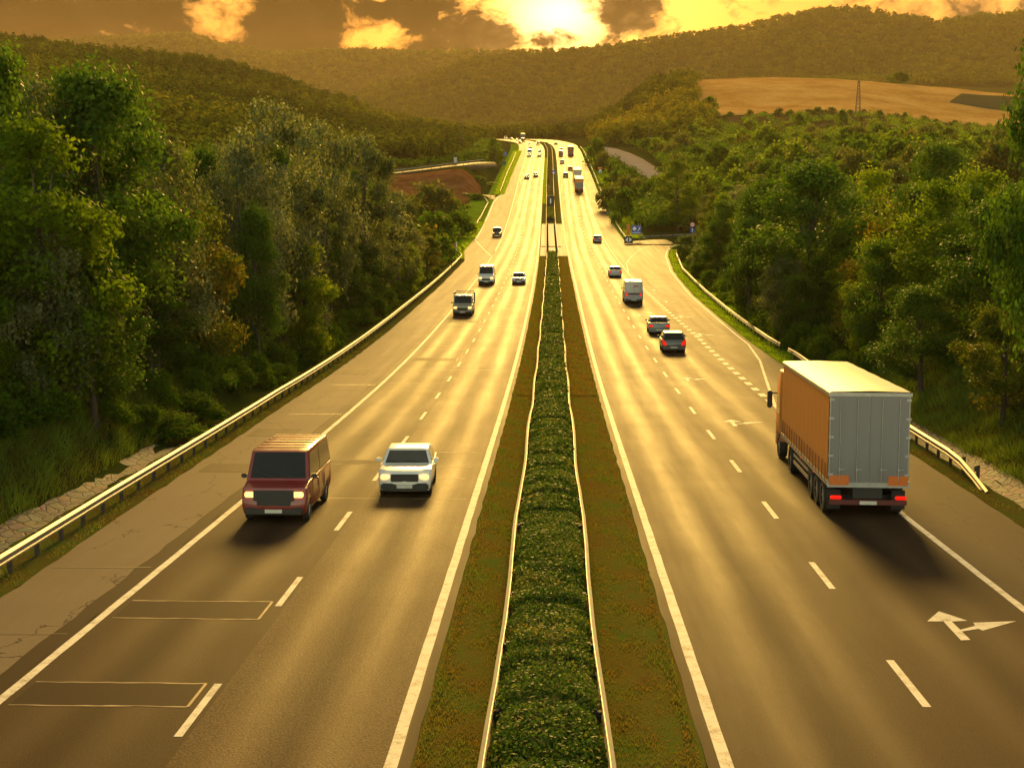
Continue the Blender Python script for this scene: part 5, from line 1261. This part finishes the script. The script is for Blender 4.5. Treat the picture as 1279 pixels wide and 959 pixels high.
place(lr4, -4.8, 835, -1)

# ------------------------------------------------------------------ signs and poles
def post(parent, x, y, h, r=0.04, mat=None, z=0):
    mb = MB(); mb.tube((x, y, z - 0.4), (x, y, h), r, None, 10); return mb.build('post', mat or M_STEEL, parent, True)
def disc(r, y0, y1, cz, n=28):
    return [(r * math.cos(2 * math.pi * k / n), cz + r * math.sin(2 * math.pi * k / n)) for k in range(n)]
def sgn(name, label, x, y, cat='sign', face=0.0, zoff=0.0):
    root = empty(name, (x + XC(min(y, 1200)), y, ZR(y) - 0.05 + zoff), face); tag(root, label, cat); return root
s = sgn('chevron_board', 'black round topped board with two white arrowheads at the slip road fork', 14.9, 284)
mb = MB(); mb.prism([(-0.85, 0.15)] + [(0.85 * math.cos(math.pi * k / 18), 0.95 + 0.72 * math.sin(math.pi * k / 18)) for k in range(19)][::1] [::-1][::-1] + [], 'y', 0, 0.06) if False else None
outline = [(-0.85, 0.12), (0.85, 0.12)] + [(0.85 * math.cos(math.pi * k / 18), 0.85 + 0.80 * math.sin(math.pi * k / 18)) for k in range(19)]
mb = MB(); mb.prism(outline, 'y', 0.0, 0.10); mb.build('board', M_BLACK, s)
for sg in (-1, 1):
    mb = MB(); mb.prism([(sg * 0.12, 0.35), (sg * 0.68, 0.85), (sg * 0.12, 1.38)], 'y', -0.02, -0.003); mb.build('arrow', M_WHITE, s)
s = sgn('service_sign', 'blue service sign with a white disc and arrow on two posts', 16.9, 292)
for px_ in (-0.6, 0.6): post(s, px_, 0.06, 2.2)
mb = MB(); mb.box(-0.95, 0.95, -0.02, 0.02, 1.45, 3.2); p = mb.build('panel', M_BLUE, s, False, 0.01)
mb = MB(); mb.prism([(a - 0.38, b) for a, b in disc(0.36, 0, 0, 2.55)], 'y', -0.035, -0.023); mb.build('disc', M_WHITE, p)
mb = MB(); mb.prism([(0.10, 2.20), (0.22, 2.14), (0.55, 2.55), (0.45, 2.66), (0.78, 2.80), (0.74, 2.42), (0.66, 2.46), (0.34, 2.06)], 'y', -0.035, -0.023); mb.build('arrow', M_WHITE, p)
mb = MB(); mb.box(-0.8, 0.8, -0.033, -0.023, 1.62, 1.85); mb.build('text_bar', plain('sign_pale_blue', (0.35, 0.42, 0.62), 0.4), p)
s = sgn('marker_board', 'upright orange board left of the blue service sign', 15.6, 298)
mb = MB(); mb.box(-0.32, 0.32, -0.02, 0.02, 0.9, 3.0); mb.build('panel', M_ORANGE, s); post(s, 0, 0.05, 2.9)
s = sgn('speed_sign', 'round red ringed speed sign above a blue arrow sign at the slip road', x_at(864.5, 292), 292)
post(s, 0, 0.06, 3.6)
mb = MB(); mb.prism(disc(0.50, 0, 0, 3.35), 'y', -0.02, 0.0); p = mb.build('red_disc', M_RED, s)
mb = MB(); mb.prism(disc(0.36, 0, 0, 3.35), 'y', -0.03, -0.022); mb.build('white_disc', M_WHITE, p)
mb = MB()
for a in (-0.12, 0.12): mb.prism([(x * 0.42 + a, z) for x, z in disc(0.17, 0, 0, 0)], 'y', 0, 0) if False else None
def ring(mb, cx, cz, rx, rz, w, y0, y1, n=16):
    for k in range(n):
        a, b = 2 * math.pi * k / n, 2 * math.pi * (k + 1) / n
        mb.add([(cx + rx * math.cos(a), y0, cz + rz * math.sin(a)), (cx + rx * math.cos(b), y0, cz + rz * math.sin(b)), (cx + (rx - w) * math.cos(b), y0, cz + (rz - w) * math.sin(b)), (cx + (rx - w) * math.cos(a), y0, cz + (rz - w) * math.sin(a))], [(0, 1, 2, 3)])
ring(mb, -0.12, 3.31, 0.10, 0.10, 0.04, -0.033, 0); ring(mb, 0.12, 3.35, 0.09, 0.15, 0.04, -0.033, 0)
mb.add([(-0.22, -0.033, 3.31), (-0.18, -0.033, 3.31), (-0.04, -0.033, 3.49), (-0.09, -0.033, 3.5)], [(0, 1, 2, 3)]); mb.build('numerals', M_BLACK, p)
mb = MB(); mb.box(-0.48, 0.48, -0.02, 0.0, 1.75, 2.75); p = mb.build('panel', M_BLUE, s, False, 0.01)
mb = MB(); mb.add([(-0.06, -0.024, 1.85), (0.06, -0.024, 1.85), (0.06, -0.024, 2.3), (0.2, -0.024, 2.3), (0, -0.024, 2.62), (-0.2, -0.024, 2.3), (-0.06, -0.024, 2.3)], [tuple(range(7))]); mb.build('arrow', M_WHITE, p)
s = sgn('marker_post', 'red and white marker panel beside the curled end of the left guardrail', -16.9, 252)
mb = MB(); mb.box(-0.10, 0.12, -0.03, 0.03, -0.3, 2.2); mb.build('post', M_WHITE, s); mb = MB(); mb.box(-0.55, -0.11, -0.02, 0.02, 0.5, 1.9); mb.build('panel', M_RED, s)
s = sgn('median_sign', 'black board with a white upright stripe at the head of the far hedge', -0.15, 389)
mb = MB(); mb.box(-1.0, 1.0, 0, 0.12, 0.1, 3.0); mb.build('board', M_BLACK, s); mb = MB(); mb.box(-0.16, 0.16, -0.03, -0.003, 0.9, 2.2); mb.build('stripe', M_WHITE, s)
s = sgn('keep_sign', 'small blue and white sign standing in the far hedge', 1.0, 489)
post(s, 0, 0.05, 2.3); mb = MB(); mb.box(-0.42, 0.42, -0.02, 0.02, 1.3, 2.6); p = mb.build('panel', M_BLUE, s); mb = MB(); mb.box(-0.26, 0.26, -0.03, -0.022, 1.4, 2.0); mb.build('white_field', M_WHITE, p)
s = sgn('route_sign', 'small white and blue sign with an orange top on the far right verge', 17.0, 500)
post(s, 0, 0.05, 2.6); mb = MB(); mb.box(-0.42, 0.42, -0.02, 0.02, 0.9, 2.0); p = mb.build('panel', M_WHITE, s); mb = MB(); mb.box(-0.26, 0.26, -0.03, -0.022, 1.0, 1.5); mb.build('blue_field', M_BLUE, p); mb = MB(); mb.box(-0.75, 0.75, -0.02, 0.02, 2.3, 2.75); mb.build('orange_panel', M_ORANGE, s)
s = sgn('kilometre_sign', 'small violet grey sign above the left side road rail', x_at(573, 470), 470, 'sign', 0, z_at(206, 470) - ZR(470))
post(s, 0, 0.05, 2.4); mb = MB(); mb.box(-0.5, 0.5, -0.02, 0.02, 0.9, 2.6); mb.build('panel', plain('sign_violet', (0.30, 0.30, 0.42), 0.4), s)
s = sgn('junction_sign', 'small blue sign beside the lone yellow green tree', -18.5, 600); post(s, 0, 0.05, 2.6)
mb = MB(); mb.box(-0.7, 0.7, -0.02, 0.02, 1.2, 2.8); mb.build('panel', M_BLUE, s)
s = sgn('container', 'small dark green container on the verge below the junction sign', -18.2, 560, 'container')
mb = MB(); mb.prism([(-1.0, 0.0), (1.0, 0.0), (1.15, 1.2), (-1.15, 1.2)], 'y', -0.7, 0.7); mb.build('bin', plain('bin_green', (0.02, 0.09, 0.07), 0.5), s, False, 0.04)
mb = MB(); mb.prism([(-1.2, 1.2), (1.2, 1.2), (0.9, 1.6), (-0.9, 1.6)], 'y', -0.75, 0.75); mb.build('lid', plain('lid_green', (0.015, 0.07, 0.06), 0.5), s, False, 0.04)
def pole(label, u, y, vtop, r, arms=0, lattice=False):
    x = x_at(u, y); z = gz(x, y); h = z_at(vtop, y) - z
    root = empty('power_pole', (x, y, z)); tag(root, label, 'pole')
    mb = MB()
    if lattice:
        w = r * 3
        for sx in (-1, 1):
            for sy in (-1, 1): mb.tube((sx * w, sy * w, -0.5), (sx * w * 0.3, sy * w * 0.3, h), r * 0.4, r * 0.25, 5)
        n = 9
        for k in range(n):
            a, b = k / n, (k + 1) / n; wa, wb = w * (1 - .7 * a), w * (1 - .7 * b)
            for sy in (-1, 1):
                mb.tube((-wa, sy * wa, h * a), (wb, sy * wb, h * b), r * 0.2, None, 4); mb.tube((wa, sy * wa, h * a), (-wb, sy * wb, h * b), r * 0.2, None, 4)
    else: mb.tube((0, 0, -0.5), (0, 0, h), r, r * 0.7, 8)
    mb.build('shaft', M_WOOD, root, True)
    for k in range(arms):
        m2 = MB(); m2.box(-1.3 + k * .3, 1.3 - k * .3, -0.08, 0.08, h - 0.5 - k * 1.2, h - 0.34 - k * 1.2)
        for q in (-1.1 + k * .3, 0, 1.1 - k * .3): m2.tube((q, 0, h - 0.34 - k * 1.2), (q, 0, h - 0.05 - k * 1.2), 0.06, None, 6)
        m2.build('crossarm', M_WOOD, root)
pole('tall lattice power pole at the lower edge of the wheat field', 1062, 800, 104, 0.42, 2, True)
pole('thin power pole standing over the left valley wood', 579.5, 640, 143, 0.16, 1)
pole('thin mast on top of the wooded spur', 819, 960, 80, 0.20, 1)
pole('thin wooden pole on the slope under the spur', 808, 600, 130, 0.16, 1)
pole('slender sign pole beside the right side road', 757, 600, 172, 0.10, 0)
# ------------------------------------------------------------------ air
def haze_box():
    mb = MB(); mb.box(-2650, 2650, -100, 3950, -40, 290)
    mt = bpy.data.materials.new('haze_air'); mt.use_nodes = True; nt = mt.node_tree; nt.nodes.clear()
    v = nt.nodes.new('ShaderNodeVolumePrincipled'); v.inputs['Color'].default_value = (1.0, 0.74, 0.40, 1); v.inputs['Density'].default_value = HAZE_DENSITY; v.inputs['Anisotropy'].default_value = 0.2
    o = nt.nodes.new('ShaderNodeOutputMaterial'); nt.links.new(v.outputs[0], o.inputs['Volume'])
    b = mb.build('haze', mt); tag(b, kind='stuff'); return b
haze_box()
for ps in PROTOS.values():
    for p in ps:
        if p.name not in USED:
            for c in list(p.children): bpy.data.objects.remove(c)
            bpy.data.objects.remove(p)
